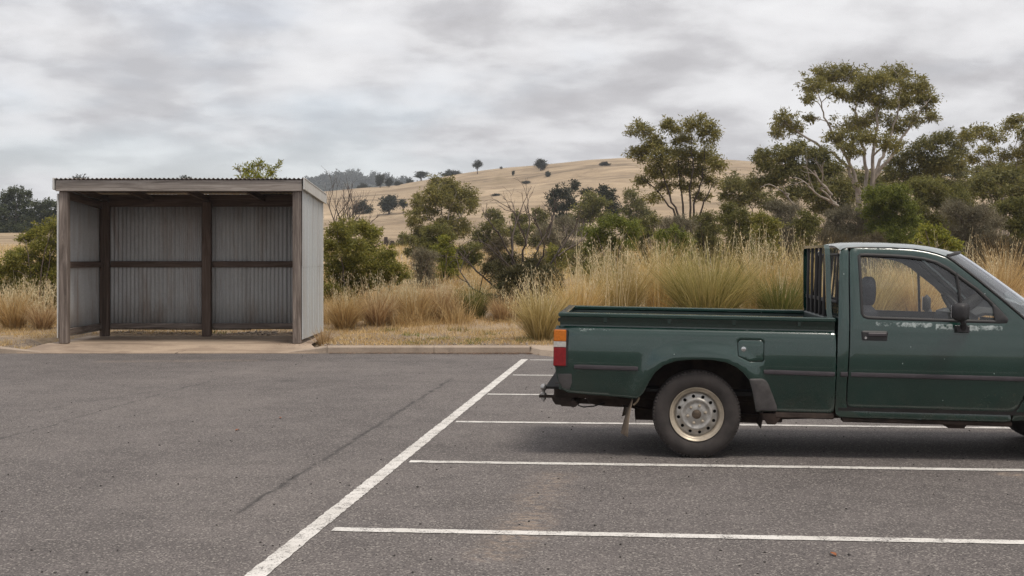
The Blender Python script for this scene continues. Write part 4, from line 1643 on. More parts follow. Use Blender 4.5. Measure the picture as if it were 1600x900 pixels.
br.hull([(b0[0] - .09, .08, .36), (b0[0] + .10, .08, .36), (b0[0] - .09, .22, .36), (b0[0] + .10, .22, .36), (b0[0] - .03, .1, b0[1] - .06), (b0[0] + .03, .1, b0[1] - .06), (b0[0] - .03, .2, b0[1] - .06), (b0[0] + .03, .2, b0[1] - .06)])
s0, s1 = P(1210, 650, .1), P(1303, 652, .1)
br.box(((s0[0] + s1[0]) / 2, .14, s0[1] + .012), (s1[0] - s0[0], .12, .05), .01)
s0, s1 = P(1316, 657, .1), P(1582, 663, .1)
br.box(((s0[0] + s1[0]) / 2, .15, (s0[1] + s1[1]) / 2 + .004), (s1[0] - s0[0], .10, .04), .01)
b1 = P(1492, 665, .25)
br.hull([(b1[0] - .12, .2, b1[1] + .06), (b1[0] + .11, .2, b1[1] + .06), (b1[0] - .06, .2, b1[1] - .015), (b1[0] + .06, .2, b1[1] - .015), (b1[0] - .12, .45, b1[1] + .06), (b1[0] + .11, .45, b1[1] + .06), (b1[0] - .06, .45, b1[1] - .015), (b1[0] + .06, .45, b1[1] - .015)])
br.build('sill_bracket', M_under, truck)
MB().box((1.0, .62, .42), (.95, .34, .20), .05).build('fuel_tank', M_under, truck)
MB().box((2.35, TW / 2, .42), (.7, .5, .26), .06).build('gearbox', M_under, truck)
MB().box((1.4, TW / 2, .50), (2.6, TW - .3, .03)).build('underfloor', M_dark, truck)
MB().box((-.75, TW / 2, .515), (.9, TW - .24, .02)).build('underfloor', M_dark, truck)
# mud flaps behind the rear wheels
for mir in (0, 1):
    y = lambda v: (TW - v) if mir else v
    f0, f1 = P(988, 624, .1), P(980.5, 681, .1)
    Pm = []
    for i in range(9):
        t = i / 8
        wv_ = f0[1] + (f1[1] - f0[1]) * t
        bow = -.01 * math.sin(t * 3) - (f0[0] - f1[0]) * t
        Pm.append([(f0[0] + bow - .018 * j * t, y(.055 + .19 * j / 3 - .015 * t * (1 - j / 3)), wv_) for j in range(4)])
    mo = MB().grid(Pm).build('mud_flap', simple('dusty_rubber', (0.24, 0.185, 0.135), 0.9, var=.4) if not mir else bpy.data.materials['dusty_rubber'], truck, True, None)
    mo.modifiers.new('thick', 'SOLIDIFY').thickness = .006
st0 = [P(999, 621, .05), P(996, 627, .05), P(990, 633, .05)]
MB().tube([(u, .05, w_) for u, w_ in st0], .008, 6).build('flap_stay', simple('dusty_steel', (.2, .15, .1), .8), truck)
# tow bar
VT = .78
tb = MB()
q = [P(877, 598.5, VT), P(877.5, 633, VT), P(900, 634, VT), P(918, 618, VT), P(918, 612, VT), P(884, 598, VT)]
for v in (VT - .07, VT + .07):
    tb.hull([(u, v + e, w_) for u, w_ in q for e in (-.006, .006)])
c0, c1 = P(866, 622, VT), P(878, 622, VT)
tb.hull([(u, VT + e, w_) for u, w_ in PL([(862, 618), (878, 611), (878, 632), (868, 631), (864, 625)], VT) for e in (-.045, .045)])
tb.hull([(u, VT + e, w_) for u, w_ in PL([(842.6, 616.6), (866, 617), (866, 621), (842.6, 620.6)], VT) for e in (-.035, .035)])
xb = P(900, 624, VT)
tb.tube([(xb[0], .25, xb[1] + .02), (xb[0], TW - .25, xb[1] + .02)], .03, 8)
tbo = tb.build('tow_bar', M_under, truck)
bu, bw = P(849.5, 605.2, VT)
ball = MB().lathe([(0, .031), (.012, .029), (.022, .021), (.029, .010), (.031, 0), (.029, -.010), (.022, -.020), (.016, -.027), (.014, -.042), (.026, -.050), (.026, -.062), (.012, -.066), (.012, -.082), (.022, -.084), (.022, -.102), (.010, -.106), (.009, -.122), (0, -.122)], (bu, VT, bw), 'z', 20)
ball.build('tow_ball', simple('worn_steel', (.42, .41, .40), .3, metal=.8), tbo, True, 40)
wire = [P(905, 628, .5), P(903.5, 633.5, .5), P(912, 636, .5), P(928, 634.5, .5), P(945, 629, .5)]
MB().tube([(u, .5, w_) for u, w_ in wire], .006, 6).build('wiring_loop', M_black, tbo)

# ================================================================== VEGETATION
def rand_unit(n):
    v = rng.normal(size=(n, 3))
    return v / np.linalg.norm(v, axis=1)[:, None]


def leaf_mesh(name, c, d, ln, wd):
    """one diamond leaf per row: base c, long axis d, length ln, width wd"""
    n = len(c)
    d = d / np.maximum(np.linalg.norm(d, axis=1), 1e-9)[:, None]
    s = np.cross(d, rand_unit(n))
    s /= np.maximum(np.linalg.norm(s, axis=1), 1e-9)[:, None]
    ln, wd = ln[:, None], wd[:, None]
    v = np.stack([c, c + d * ln * .45 + s * wd * .5, c + d * ln, c + d * ln * .45 - s * wd * .5], 1).reshape(-1, 3)
    f = np.arange(4 * n).reshape(n, 4)
    return mesh_np(name, v, f)


def tubes(name, paths, sides=5):
    """many tapered tubes in one mesh; paths: list of (pts (k,3), radii (k))"""
    V, F, b = [], [], 0
    for pts, rad in paths:
        pts = np.asarray(pts, float)
        rad = np.asarray(rad, float)
        k = len(pts)
        t = np.gradient(pts, axis=0)
        t /= np.maximum(np.linalg.norm(t, axis=1), 1e-9)[:, None]
        ref = np.array([.31, .87, .38]) if abs(t[0] @ np.array([.31, .87, .38])) < .9 else np.array([1., 0, 0])
        a = np.cross(t, ref)
        a /= np.maximum(np.linalg.norm(a, axis=1), 1e-9)[:, None]
        bb = np.cross(t, a)
        an = np.linspace(0, 2 * math.pi, sides, endpoint=False)
        ring = pts[:, None, :] + rad[:, None, None] * (np.cos(an)[None, :, None] * a[:, None, :] + np.sin(an)[None, :, None] * bb[:, None, :])
        V.append(ring.reshape(-1, 3))
        i = np.arange(k - 1)[:, None] * sides
        j = np.arange(sides)[None, :]
        j2 = (j + 1) % sides
        F.append(np.stack([i + j, i + j2, i + sides + j2, i + sides + j], -1).reshape(-1, 4) + b)
        b += k * sides
    return mesh_np(name, np.vstack(V), np.vstack(F), True)


def curve(a, b, n=6, sag=0.0, wob=0.06):
    a, b = np.asarray(a, float), np.asarray(b, float)
    t = np.linspace(0, 1, n)[:, None]
    p = a + (b - a) * t
    ln = np.linalg.norm(b - a)
    off = rng.normal(size=3) * wob * ln
    p = p + np.sin(t * math.pi) * off
    p[:, 2] += np.sin(t[:, 0] * math.pi) * sag * ln
    return p


def px_lobes(lobes, Y, deep=0.6, jit=1.0):
    """lobes measured in the photo (x, y, half width, half height) -> centres and radii in metres"""
    xs_ = np.array([l[0] for l in lobes], float)
    half = (xs_.max() - xs_.min()) / 2 / FPX * Y + 1e-3
    out = []
    for k, l in enumerate(lobes):
        dy = (rng.uniform(-1, 1) * half * deep * jit) if len(l) < 5 else l[4]
        yy = Y + dy
        c = at(l[0], l[1], yy)
        rx, rz = l[2] / FPX * yy, l[3] / FPX * yy
        out.append((np.array(c), np.array([rx, (rx + rz) / 2 * .95, rz])))
    return out


def crown_leaves(lobes, leaf, width, cover, droop=.35, sub=.55, spread=.52, shell=.5, kcl=17, stray_p=.2):
    """leaf clusters spread through the lobes; returns base points, directions, lengths, widths, twig ends"""
    C, D, LN, WD, TW_ = [], [], [], [], []
    for c, r in lobes:
        rm = (r[0] * r[1] * r[2]) ** (1 / 3)
        r = r * 1.12
        rm = rm * 1.12
        cover_ = cover * 2.3
        k = kcl
        u = rand_unit(k)
        rad = rng.uniform(0.12, 1, k) ** shell
        sc = c + u * rad[:, None] * r * .84
        # a few stray clusters break the outline
        stray = rng.uniform(size=k) < stray_p
        sc[stray] = c + u[stray] * r * rng.uniform(.95, 1.32, (stray.sum(), 1))
        n = int(cover_ * math.pi * r[0] * r[2] / (leaf * width * .5))
        n = max(40, n)
        wts = rng.uniform(.4, 1.3, k) * np.where(stray, .4, 1)
        pick = rng.choice(k, n, p=wts / wts.sum())
        sr = rm * sub * rng.uniform(.7, 1.25, k)
        sr[stray] *= .55
        g_ = rng.normal(size=(n, 3)) * np.array([1, 1, .72]) * spread * sr[pick][:, None]
        p = sc[pick] + g_
        d = rand_unit(n) + (p - c) / rm * .5 + np.array([0, 0, -droop])
        C.append(p)
        D.append(d)
        LN.append(leaf * rng.uniform(.6, 1.35, n))
        WD.append(width * rng.uniform(.6, 1.3, n))
        TW_.append(sc)
    return np.vstack(C), np.vstack(D), np.concatenate(LN), np.concatenate(WD), TW_


def plant(name, label, cat, group, lobes, stems, base_r, leafm, woodm, leaf=.14, width=.045, cover=2.2, droop=.35, twigs=True, sub=.47, spread=.52, crown_name='crown', trunk_name='trunk', twig_r=.012, shell=.5, kcl=30):
    """lobes: [(centre, radii)]; stems: list of polylines (k,3) from the ground up"""
    stems = [np.asarray(s, float) for s in stems]
    base_r = base_r * (.42 if cat == 'tree' else .75)
    base = stems[0][0]
    root = empty(name, tuple(base))
    tag(root, label, cat, group)
    C, D, LN, WD, tw = crown_leaves(lobes, leaf, width, cover, droop, sub, spread, shell, kcl)
    me = leaf_mesh(crown_name, C - base, D, LN, WD)
    link(crown_name, me, leafm, root)
    paths = []
    nodes, nrad = [], []
    for s in stems:
        k = len(s)
        m = max(8, k * 4)
        tt = np.linspace(0, k - 1, m)
        pts = np.stack([np.interp(tt, np.arange(k), s[:, i]) for i in range(3)], 1)
        # soften the corners and make the stem wander a little
        for _ in range(2):
            pts[1:-1] = (pts[:-2] + pts[1:-1] * 2 + pts[2:]) / 4
        ln = np.linalg.norm(s[-1] - s[0])
        pts[1:-1] += rng.normal(size=(m - 2, 3)) * ln * .006
        rad = base_r * (1 - .82 * np.linspace(0, 1, m) ** .9)
        paths.append((pts - base, rad))
        nodes.append(pts)
        nrad.append(rad)
    nodes, nrad = np.vstack(nodes), np.concatenate(nrad)
    if twigs:
        for (c, r), ends in zip(lobes, tw):
            low = c - np.array([0, 0, r[2] * .5])
            dd = np.linalg.norm(nodes - low, axis=1) + 1.5 * np.maximum(nodes[:, 2] - low[2] + .1, 0)
            i = int(np.argmin(dd))
            ln = np.linalg.norm(low - nodes[i])
            r0 = min(nrad[i] * .62, .02 + ln * .022)
            pc = curve(nodes[i], c, 7, .06)
            paths.append((pc - base, np.linspace(r0, max(twig_r, r0 * .35), 7)))
            for e in ends[:9]:
                st = pc[int(rng.integers(3, 7))]
                q = curve(st, e, 4, .05, .1)
                paths.append((q - base, np.linspace(max(twig_r, r0 * .3), twig_r * .5, 4)))
    link(trunk_name, tubes(trunk_name, paths, 6), woodm, root)
    return root


def gnd(px, Y):
    x = (px - 800) / FPX * Y
    return np.array([x, Y, Hs(x, Y) - .05])


def st(px0, Y, *pts, dy=None):
    """stem polyline: foot on the ground below photo column px0, then photo points at depth Y (+ drift)"""
    out = [gnd(px0, Y)]
    n = len(pts)
    drift = rng.uniform(-1, 1) * .9 if dy is None else dy
    for k, (x, y) in enumerate(pts):
        out.append(np.array(at(x, y, Y + drift * (k + 1) / n)))
    return np.array(out)


# ---- materials
F_gum = foliage('gum_leaves', [(0.1162, 0.1092, 0.0309), (0.1902, 0.1747, 0.0481), (0.2535, 0.2271, 0.0653), (0.3487, 0.3014, 0.0996)], 0.45)
F_gumd = foliage('dark_gum_leaves', [(0.0822, 0.0862, 0.0287), (0.1414, 0.139, 0.043), (0.2007, 0.1869, 0.0575), (0.2738, 0.2444, 0.0825)], 0.42)
F_olive = foliage('olive_scrub_leaves', [(0.078, 0.0791, 0.022), (0.146, 0.1467, 0.0377), (0.2045, 0.1976, 0.0535), (0.2923, 0.2634, 0.0786)], 0.45)
F_green = foliage('green_shrub_leaves', [(0.0718, 0.0882, 0.0157), (0.1333, 0.1588, 0.0272), (0.1948, 0.2205, 0.0372), (0.2768, 0.2822, 0.0572)], 0.45)
F_lime = foliage('yellow_green_leaves', [(0.1087, 0.1263, 0.0162), (0.2018, 0.2154, 0.0297), (0.295, 0.2896, 0.0432), (0.3881, 0.3564, 0.0675)], 0.45)
F_wattle = foliage('wattle_leaves', [(0.1035, 0.1087, 0.0213), (0.1955, 0.1957, 0.039), (0.2875, 0.2676, 0.0567), (0.4025, 0.3589, 0.0885)], 0.48)
F_hill = foliage('hill_tree_leaves', [(0.0216, 0.0275, 0.0154), (0.0405, 0.045, 0.0231), (0.0607, 0.06, 0.0308)], .2)
F_brown = foliage('dead_twigs', [(0.0907, 0.077, 0.0492), (0.1543, 0.1336, 0.0847), (0.2177, 0.1925, 0.1231), (0.2995, 0.2735, 0.1771)], .12, .8)
F_rust = foliage('brown_scrub', [(0.063, 0.0504, 0.028), (0.112, 0.0896, 0.0504), (0.161, 0.1288, 0.0728)], .2, .8)
F_straw = foliage('straw_blades', [(0.2899, 0.1822, 0.073), (0.448, 0.3016, 0.1291), (0.5797, 0.4084, 0.1908), (0.7115, 0.5278, 0.275), (0.3953, 0.2765, 0.1122)], 0.42, .7)
F_pale = foliage('pale_straw_blades', [(0.4128, 0.274, 0.1038), (0.5779, 0.4014, 0.161), (0.7292, 0.5289, 0.2336), (0.8, 0.6627, 0.3323)], 0.42, .7)
F_tuss = foliage('tussock_blades', [(0.26, 0.20, 0.065), (0.42, 0.31, 0.115), (0.57, 0.44, 0.19), (0.70, 0.57, 0.29), (0.33, 0.25, 0.08)], 0.42, .65)
F_ytuss = foliage('yellow_green_tussock_blades', [(0.17, 0.17, 0.045), (0.30, 0.26, 0.085), (0.45, 0.37, 0.14), (0.60, 0.49, 0.22), (0.24, 0.23, 0.06)], .42, .65)
F_gtuss = foliage('green_tussock_blades', [(0.084, 0.105, 0.0224), (0.14, 0.161, 0.0364), (0.224, 0.217, 0.063), (0.392, 0.322, 0.126)], 0.42, .65)
F_reddry = foliage('rusty_dry_blades', [(0.3024, 0.1835, 0.0894), (0.4385, 0.2871, 0.1463), (0.5746, 0.4147, 0.2275), (0.6955, 0.5423, 0.325)], 0.4, .75)
F_oat = foliage('oat_heads', [(0.5544, 0.4356, 0.2508), (0.726, 0.594, 0.3696), (0.8, 0.7392, 0.5016)], 0.45, .7)
F_litter = foliage('leaf_litter_pieces', [(0.10, 0.045, 0.022), (0.18, 0.085, 0.045), (0.25, 0.14, 0.08), (0.13, 0.095, 0.07), (0.33, 0.24, 0.16)], .1, .85)
W_pale = simple('pale_gum_bark', (0.30, 0.26, 0.225), 0.85, var=.45, nscale=2.5)
W_dark = simple('dark_bark', (0.055, 0.042, 0.034), 0.9, var=.45, nscale=5)
W_mid = simple('grey_bark', (0.135, 0.108, 0.09), 0.9, var=.45, nscale=4)
W_dead = simple('dead_branch_bark', (0.095, 0.074, 0.062), 0.9, var=.4, nscale=5)
W_hillbark = simple('hill_bark', (0.08, 0.06, 0.05), .9)


def tree_px(name, label, group, Y, lobes, stems, r, fol, wood, leaf=.15, width=.05, cover=2.2, deep=.6, cat='tree', **kw):
    return plant(name, label, cat, group, px_lobes(lobes, Y, deep), [st(s[0], Y, *s[1:]) for s in stems], r, fol, wood, leaf, width, cover, **kw)


GB = 'gum trees behind the grass'
tree_px('gum_tree', 'tall eucalyptus with pale forked limbs and an open spreading crown, highest in the picture', GB, 66,
        [(1268, 132, 20, 15), (1290, 116, 22, 13), (1325, 116, 25, 15), (1352, 128, 20, 14), (1376, 124, 22, 15), (1402, 116, 24, 14), (1427, 130, 22, 16), (1443, 160, 18, 20), (1412, 158, 24, 16), (1380, 158, 20, 13), (1345, 150, 24, 14),
         (1305, 146, 20, 12), (1265, 155, 12, 9), (1456, 182, 10, 10), (1226, 186, 18, 12), (1243, 200, 17, 9), (1214, 206, 11, 9), (1263, 184, 10, 7), (1330, 192, 24, 13), (1362, 186, 20, 13), (1312, 214, 22, 12), (1357, 214, 24, 13),
         (1396, 196, 16, 14), (1390, 226, 20, 12), (1332, 234, 22, 10), (1425, 188, 14, 10)],
        [(1345, (1343, 300), (1333, 262), (1306, 222), (1288, 180), (1278, 145)), (1350, (1352, 300), (1354, 255), (1343, 205), (1335, 160), (1328, 128)), (1356, (1360, 290), (1376, 250), (1392, 215), (1404, 170), (1405, 128)),
         (1345, (1341, 295), (1318, 255), (1275, 225), (1236, 200), (1222, 190)), (1356, (1362, 280), (1398, 235), (1425, 195), (1440, 168)), (1352, (1362, 270), (1366, 215), (1374, 160), (1376, 130))], .30, F_gum, W_pale, .17, .055, 2.5, twig_r=.018)
tree_px('gum_tree', 'multi stemmed dark trunked eucalyptus standing alone left of the tallest gum', GB, 60,
        [(998, 203, 20, 12), (1022, 222, 19, 14), (1046, 198, 17, 13), (1064, 212, 17, 13), (1090, 193, 21, 13), (1108, 207, 17, 15), (1004, 240, 20, 14), (1038, 242, 22, 15), (1072, 238, 21, 15), (1104, 238, 19, 15), (1120, 254, 15, 13),
         (1028, 266, 21, 13), (1060, 264, 21, 14), (1090, 268, 21, 14), (1112, 282, 13, 9), (1002, 282, 14, 8), (1040, 290, 17, 9), (1074, 290, 17, 9), (1020, 308, 14, 7), (1096, 306, 14, 8)],
        [(1075, (1062, 345), (1044, 300), (1026, 250), (1012, 210)), (1076, (1070, 330), (1061, 280), (1056, 215)), (1079, (1083, 330), (1096, 280), (1104, 215)), (1074, (1058, 335), (1028, 300), (1002, 275)), (1079, (1078, 320), (1082, 260), (1080, 205)), (1080, (1095, 325), (1116, 285))],
        .17, F_gum, W_dark, .155, .05, 2.3)
tree_px('gum_tree', 'dense dark spreading gum with bare grey limbs at its foot, left of the tallest gum', GB, 62,
        [(1196, 256, 22, 16), (1222, 242, 22, 14), (1250, 236, 24, 14), (1280, 240, 24, 15), (1210, 278, 24, 15), (1240, 268, 26, 17), (1272, 270, 26, 18), (1302, 262, 24, 18), (1290, 296, 26, 17), (1262, 300, 24, 14), (1182, 286, 17, 12), (1310, 292, 20, 16), (1228, 300, 20, 11), (1192, 240, 12, 9), (1285, 322, 22, 14), (1318, 320, 18, 14)],
        [(1312, (1300, 318), (1280, 292), (1250, 272), (1222, 258)), (1314, (1302, 310), (1292, 280), (1270, 250)), (1312, (1290, 322), (1262, 306), (1240, 304)), (1314, (1308, 290), (1306, 262))], .14, F_gumd, W_pale, .16, .055, 2.6)
tree_px('gum_tree', 'low rounded dark gum in the gap between the lone gum and the spreading gum', GB, 72,
        [(1146, 286, 20, 14), (1168, 294, 20, 14), (1138, 304, 14, 10), (1185, 308, 18, 12), (1160, 312, 18, 10), (1205, 318, 16, 10)],
        [(1180, (1176, 330), (1168, 310), (1152, 290)), (1182, (1190, 325), (1190, 308))], .10, F_gumd, W_mid, .16, .055, 2.4)
tree_px('gum_tree', 'bushy brown olive gum directly right of the tallest gum trunk', GB, 70,
        [(1408, 252, 20, 15), (1432, 240, 22, 15), (1458, 224, 22, 14), (1482, 216, 18, 11), (1500, 234, 16, 14), (1474, 246, 22, 14), (1446, 262, 24, 14), (1416, 278, 22, 14), (1392, 270, 16, 14), (1492, 258, 16, 10), (1398, 298, 18, 11), (1438, 286, 20, 12)],
        [(1412, (1416, 310), (1425, 275), (1450, 240), (1480, 222)), (1410, (1408, 300), (1405, 270)), (1414, (1440, 285), (1480, 250))], .16, F_gumd, W_dark, .17, .058, 2.5)
tree_px('gum_tree', 'airy gum with thin white branches and tufted crowns at the right edge', GB, 64,
        [(1512, 214, 14, 12), (1532, 203, 17, 11), (1556, 212, 15, 12), (1578, 196, 13, 10), (1592, 186, 14, 8), (1602, 206, 14, 12), (1540, 236, 15, 10), (1572, 244, 15, 10), (1600, 236, 16, 14), (1520, 248, 14, 9), (1556, 262, 16, 9), (1618, 220, 18, 16), (1630, 250, 20, 16), (1590, 262, 15, 9)],
        [(1572, (1568, 310), (1555, 270), (1540, 235), (1530, 208)), (1574, (1580, 300), (1590, 250), (1590, 195)), (1573, (1566, 290), (1540, 262), (1520, 235)), (1575, (1590, 285), (1615, 245))], .13, F_gum, W_pale, .155, .05, 2.1)
tree_px('gum_tree', 'dark low gum with a leaning pale trunk under the airy right hand gum', GB, 57,
        [(1534, 284, 20, 14), (1560, 274, 22, 14), (1590, 276, 22, 16), (1612, 290, 20, 18), (1548, 304, 20, 12), (1580, 302, 22, 14), (1606, 318, 20, 12), (1522, 300, 14, 10), (1640, 300, 25, 20)],
        [(1560, (1566, 330), (1576, 308), (1592, 280)), (1558, (1552, 320), (1540, 290))], .12, F_gumd, W_pale, .15, .052, 2.6)
tree_px('gum_tree', 'hazy dark gum filling the gap behind the bushy brown olive gum', GB, 92,
        [(1455, 268, 18, 11), (1480, 262, 18, 11), (1504, 268, 18, 12), (1470, 286, 20, 12), (1500, 290, 20, 12), (1446, 292, 16, 11)],
        [(1478, (1478, 300), (1470, 275)), (1480, (1490, 295), (1500, 275))], .16, F_gumd, W_mid, .2, .07, 2.6)
tree_px('gum_tree', 'hazy dark gum behind the airy right hand gum', GB, 95,
        [(1528, 270, 18, 11), (1554, 262, 18, 12), (1580, 268, 18, 12), (1602, 262, 18, 12), (1540, 288, 20, 12), (1570, 290, 20, 12), (1630, 270, 20, 14)],
        [(1556, (1556, 300), (1552, 275)), (1560, (1572, 295), (1580, 275))], .16, F_gumd, W_mid, .2, .07, 2.6)
tree_px('gum_tree', 'hazy dark gum low between the spreading gum and the tallest gum', GB, 90,
        [(1322, 282, 18, 12), (1346, 276, 18, 12), (1372, 284, 18, 12), (1334, 302, 20, 12), (1362, 304, 20, 12), (1390, 300, 16, 12)],
        [(1350, (1350, 305), (1346, 285)), (1354, (1368, 300), (1372, 290))], .16, F_gumd, W_mid, .2, .07, 2.6)
GM = 'trees of the middle distance'
tree_px('gum_tree', 'full rounded eucalyptus with pale stems in front of the bare hillside', GM, 88,
        [(690, 286, 20, 12), (708, 296, 20, 14), (727, 308, 17, 14), (738, 322, 10, 10), (674, 306, 18, 14), (696, 314, 20, 14), (655, 318, 14, 11), (650, 340, 14, 14), (716, 326, 16, 10), (672, 330, 14, 10), (705, 350, 18, 14), (722, 358, 16, 13), (656, 362, 13, 16), (664, 380, 12, 14), (690, 356, 14, 12)],
        [(694, (692, 345), (688, 315), (684, 290)), (696, (700, 335), (712, 305)), (693, (680, 345), (660, 320)), (697, (712, 350), (726, 325))], .20, F_gum, W_pale, .20, .07, 2.7)
tree_px('pine_tree', 'tall dark grey tree with a pointed top beside the olive domed tree', GM, 150,
        [(868, 304, 12, 11), (884, 300, 12, 10), (898, 288, 7, 8), (876, 322, 13, 10), (892, 316, 11, 9), (862, 318, 8, 8), (880, 340, 14, 10)],
        [(880, (880, 335), (880, 310), (892, 292))], .2, F_hill, W_dark, .30, .12, 2.6)
tree_px('tree', 'olive domed tree at the foot of the hill, left of the blue dark conifer', GM, 120,
        [(920, 312, 15, 11), (938, 318, 13, 12), (908, 326, 13, 11), (926, 336, 16, 12), (902, 344, 12, 9), (944, 340, 11, 10)],
        [(922, (922, 345), (924, 325)), (921, (910, 340), (906, 328))], .2, F_olive, W_mid, .24, .09, 2.7)
tree_px('pine_tree', 'blue dark conifer with layered boughs right of the olive domed tree', GM, 140,
        [(938, 296, 10, 6), (950, 300, 11, 8), (944, 310, 10, 7), (958, 314, 9, 8), (962, 328, 7, 8), (952, 326, 8, 7), (915, 300, 8, 6)],
        [(952, (952, 340), (950, 315), (944, 297))], .2, F_hill, W_dark, .28, .11, 2.8)
tree_px('tree', 'dark tree partly hidden behind the left side of the lone gum', GM, 120,
        [(984, 302, 10, 9), (996, 322, 14, 12), (978, 328, 10, 9), (1010, 338, 15, 10), (988, 344, 14, 8)],
        [(996, (996, 345), (992, 320))], .18, F_gumd, W_dark, .24, .09, 2.6)
for lab, lobes_ in (('greyish small tree just right of the full rounded eucalyptus', [(768, 334, 11, 8), (780, 340, 10, 8), (772, 350, 12, 8)]),
                    ('small round olive tree between the greyish tree and the dark topped one', [(808, 336, 9, 7), (820, 340, 9, 7), (812, 350, 11, 8)]),
                    ('small dark topped tree left of the tall pointed tree', [(840, 332, 9, 7), (852, 336, 9, 7), (846, 348, 12, 8)])):
    tree_px('tree', lab, GM, 110, lobes_, [(lobes_[2][0], (lobes_[2][0], 355), (lobes_[1][0], 340))], .12, F_gumd if 'olive' not in lab else F_olive, W_mid, .22, .085, 2.5)
F_far = foliage('far_paddock_leaves', [(0.035, 0.048, 0.020), (0.062, 0.075, 0.030), (0.09, 0.10, 0.042)], .3)


def skirt2(lobes):
    """fuller lower boughs"""
    x0, x1 = min(l[0] for l in lobes), max(l[0] for l in lobes)
    return list(lobes) + [(x, 356 + random.uniform(-4, 4), 12, 9) for x in np.arange(x0, x1 + 1, 12)]


GL = 'trees on the far side of the left paddock'
for lab, lobes_, fx in (('big dark tree with flat top at the left edge of the picture', [(24, 298, 14, 5), (40, 304, 10, 6), (12, 308, 15, 8), (34, 316, 15, 9), (14, 326, 18, 11), (40, 334, 16, 11), (22, 346, 18, 10), (-10, 330, 18, 14)], 24),
                        ('lower dark tree touching the left post of the shelter', [(60, 322, 12, 7), (76, 318, 10, 6), (70, 332, 14, 9), (56, 342, 13, 9), (84, 338, 12, 10), (74, 350, 14, 9)], 68),
                        ('dark tree mostly hidden by the left half of the shelter', [(96, 322, 10, 7), (110, 335, 14, 12), (128, 325, 14, 10), (150, 340, 18, 12), (125, 352, 18, 9)], 120)):
    tree_px('tree', lab, GL, 190, skirt2(lobes_), [(fx, (fx, 352), (fx + 2, 325), (fx + 3, 310))], .3, F_far, W_dark, .36, .14, 3.2)
for lab, lobes_, fx in (('small crown peeking over the left end of the shelter roof', [(125, 279, 10, 4), (117, 288, 12, 8), (132, 290, 12, 8), (124, 302, 14, 9)], 125),
                        ('round tree top peeking over the middle of the shelter roof', [(291, 280, 8, 5), (283, 288, 12, 8), (300, 290, 12, 8), (290, 302, 15, 10)], 291)):
    tree_px('tree', lab, 'tree tops behind the shelter roof', 200, lobes_, [(fx, (fx, 350), (fx, 310), (fx, 285))], .3, F_hill, W_dark, .42, .16, 2.4)

# ---- shrubs
GS = 'shrubs around the shelter'
tree_px('shrub', 'olive green bushy shrub against the right wall of the shelter', GS, 28.6,
        [(528, 362, 18, 13), (556, 354, 20, 13), (582, 366, 16, 11), (520, 388, 16, 16), (548, 384, 22, 16), (576, 390, 20, 15), (602, 398, 16, 11), (522, 418, 18, 17), (552, 414, 24, 17), (586, 414, 20, 15), (612, 416, 14, 12), (534, 444, 20, 15), (566, 442, 24, 15), (598, 438, 20, 13), (628, 432, 12, 8), (515, 455, 15, 14), (545, 466, 20, 12)],
        [(545, (540, 450), (532, 400), (528, 366)), (548, (552, 440), (555, 390), (558, 356)), (552, (570, 445), (590, 405), (604, 398)), (550, (565, 430), (580, 370))], .035, F_wattle, W_mid, .075, .022, 3.2, cat='shrub', twig_r=.005, droop=-.1)
tree_px('shrub', 'olive green bushy shrub left of the shelter at the picture edge', GS, 29.0,
        [(86, 352, 14, 12), (62, 364, 16, 12), (40, 372, 12, 9), (74, 384, 18, 15), (46, 396, 20, 14), (20, 404, 16, 11), (80, 414, 16, 16), (54, 424, 22, 15), (24, 428, 20, 14), (-4, 424, 18, 14), (70, 446, 20, 14), (38, 452, 22, 14), (6, 452, 20, 14), (84, 470, 15, 12), (58, 474, 18, 10), (100, 380, 16, 20), (100, 430, 16, 20)],
        [(60, (62, 440), (70, 390), (84, 356)), (58, (50, 440), (44, 400), (40, 376)), (56, (30, 440), (18, 410)), (62, (75, 430), (80, 385))], .035, F_wattle, W_mid, .075, .022, 3.2, cat='shrub', twig_r=.005, droop=-.1)
tree_px('sapling', 'sparse yellow green sapling top showing above the right half of the shelter roof', None, 29.5,
        [(370, 262, 5, 3), (386, 264, 10, 8), (404, 258, 10, 8), (424, 268, 8, 8), (436, 258, 3, 6), (396, 276, 18, 9), (418, 286, 18, 10), (380, 290, 15, 10)],
        [(402, (402, 400), (400, 320), (398, 262)), (402, (404, 330), (420, 290), (434, 258)), (402, (398, 330), (384, 290), (370, 262))], .03, F_lime, W_mid, .08, .024, 1.6, cat='shrub', twig_r=.005, droop=-.3)

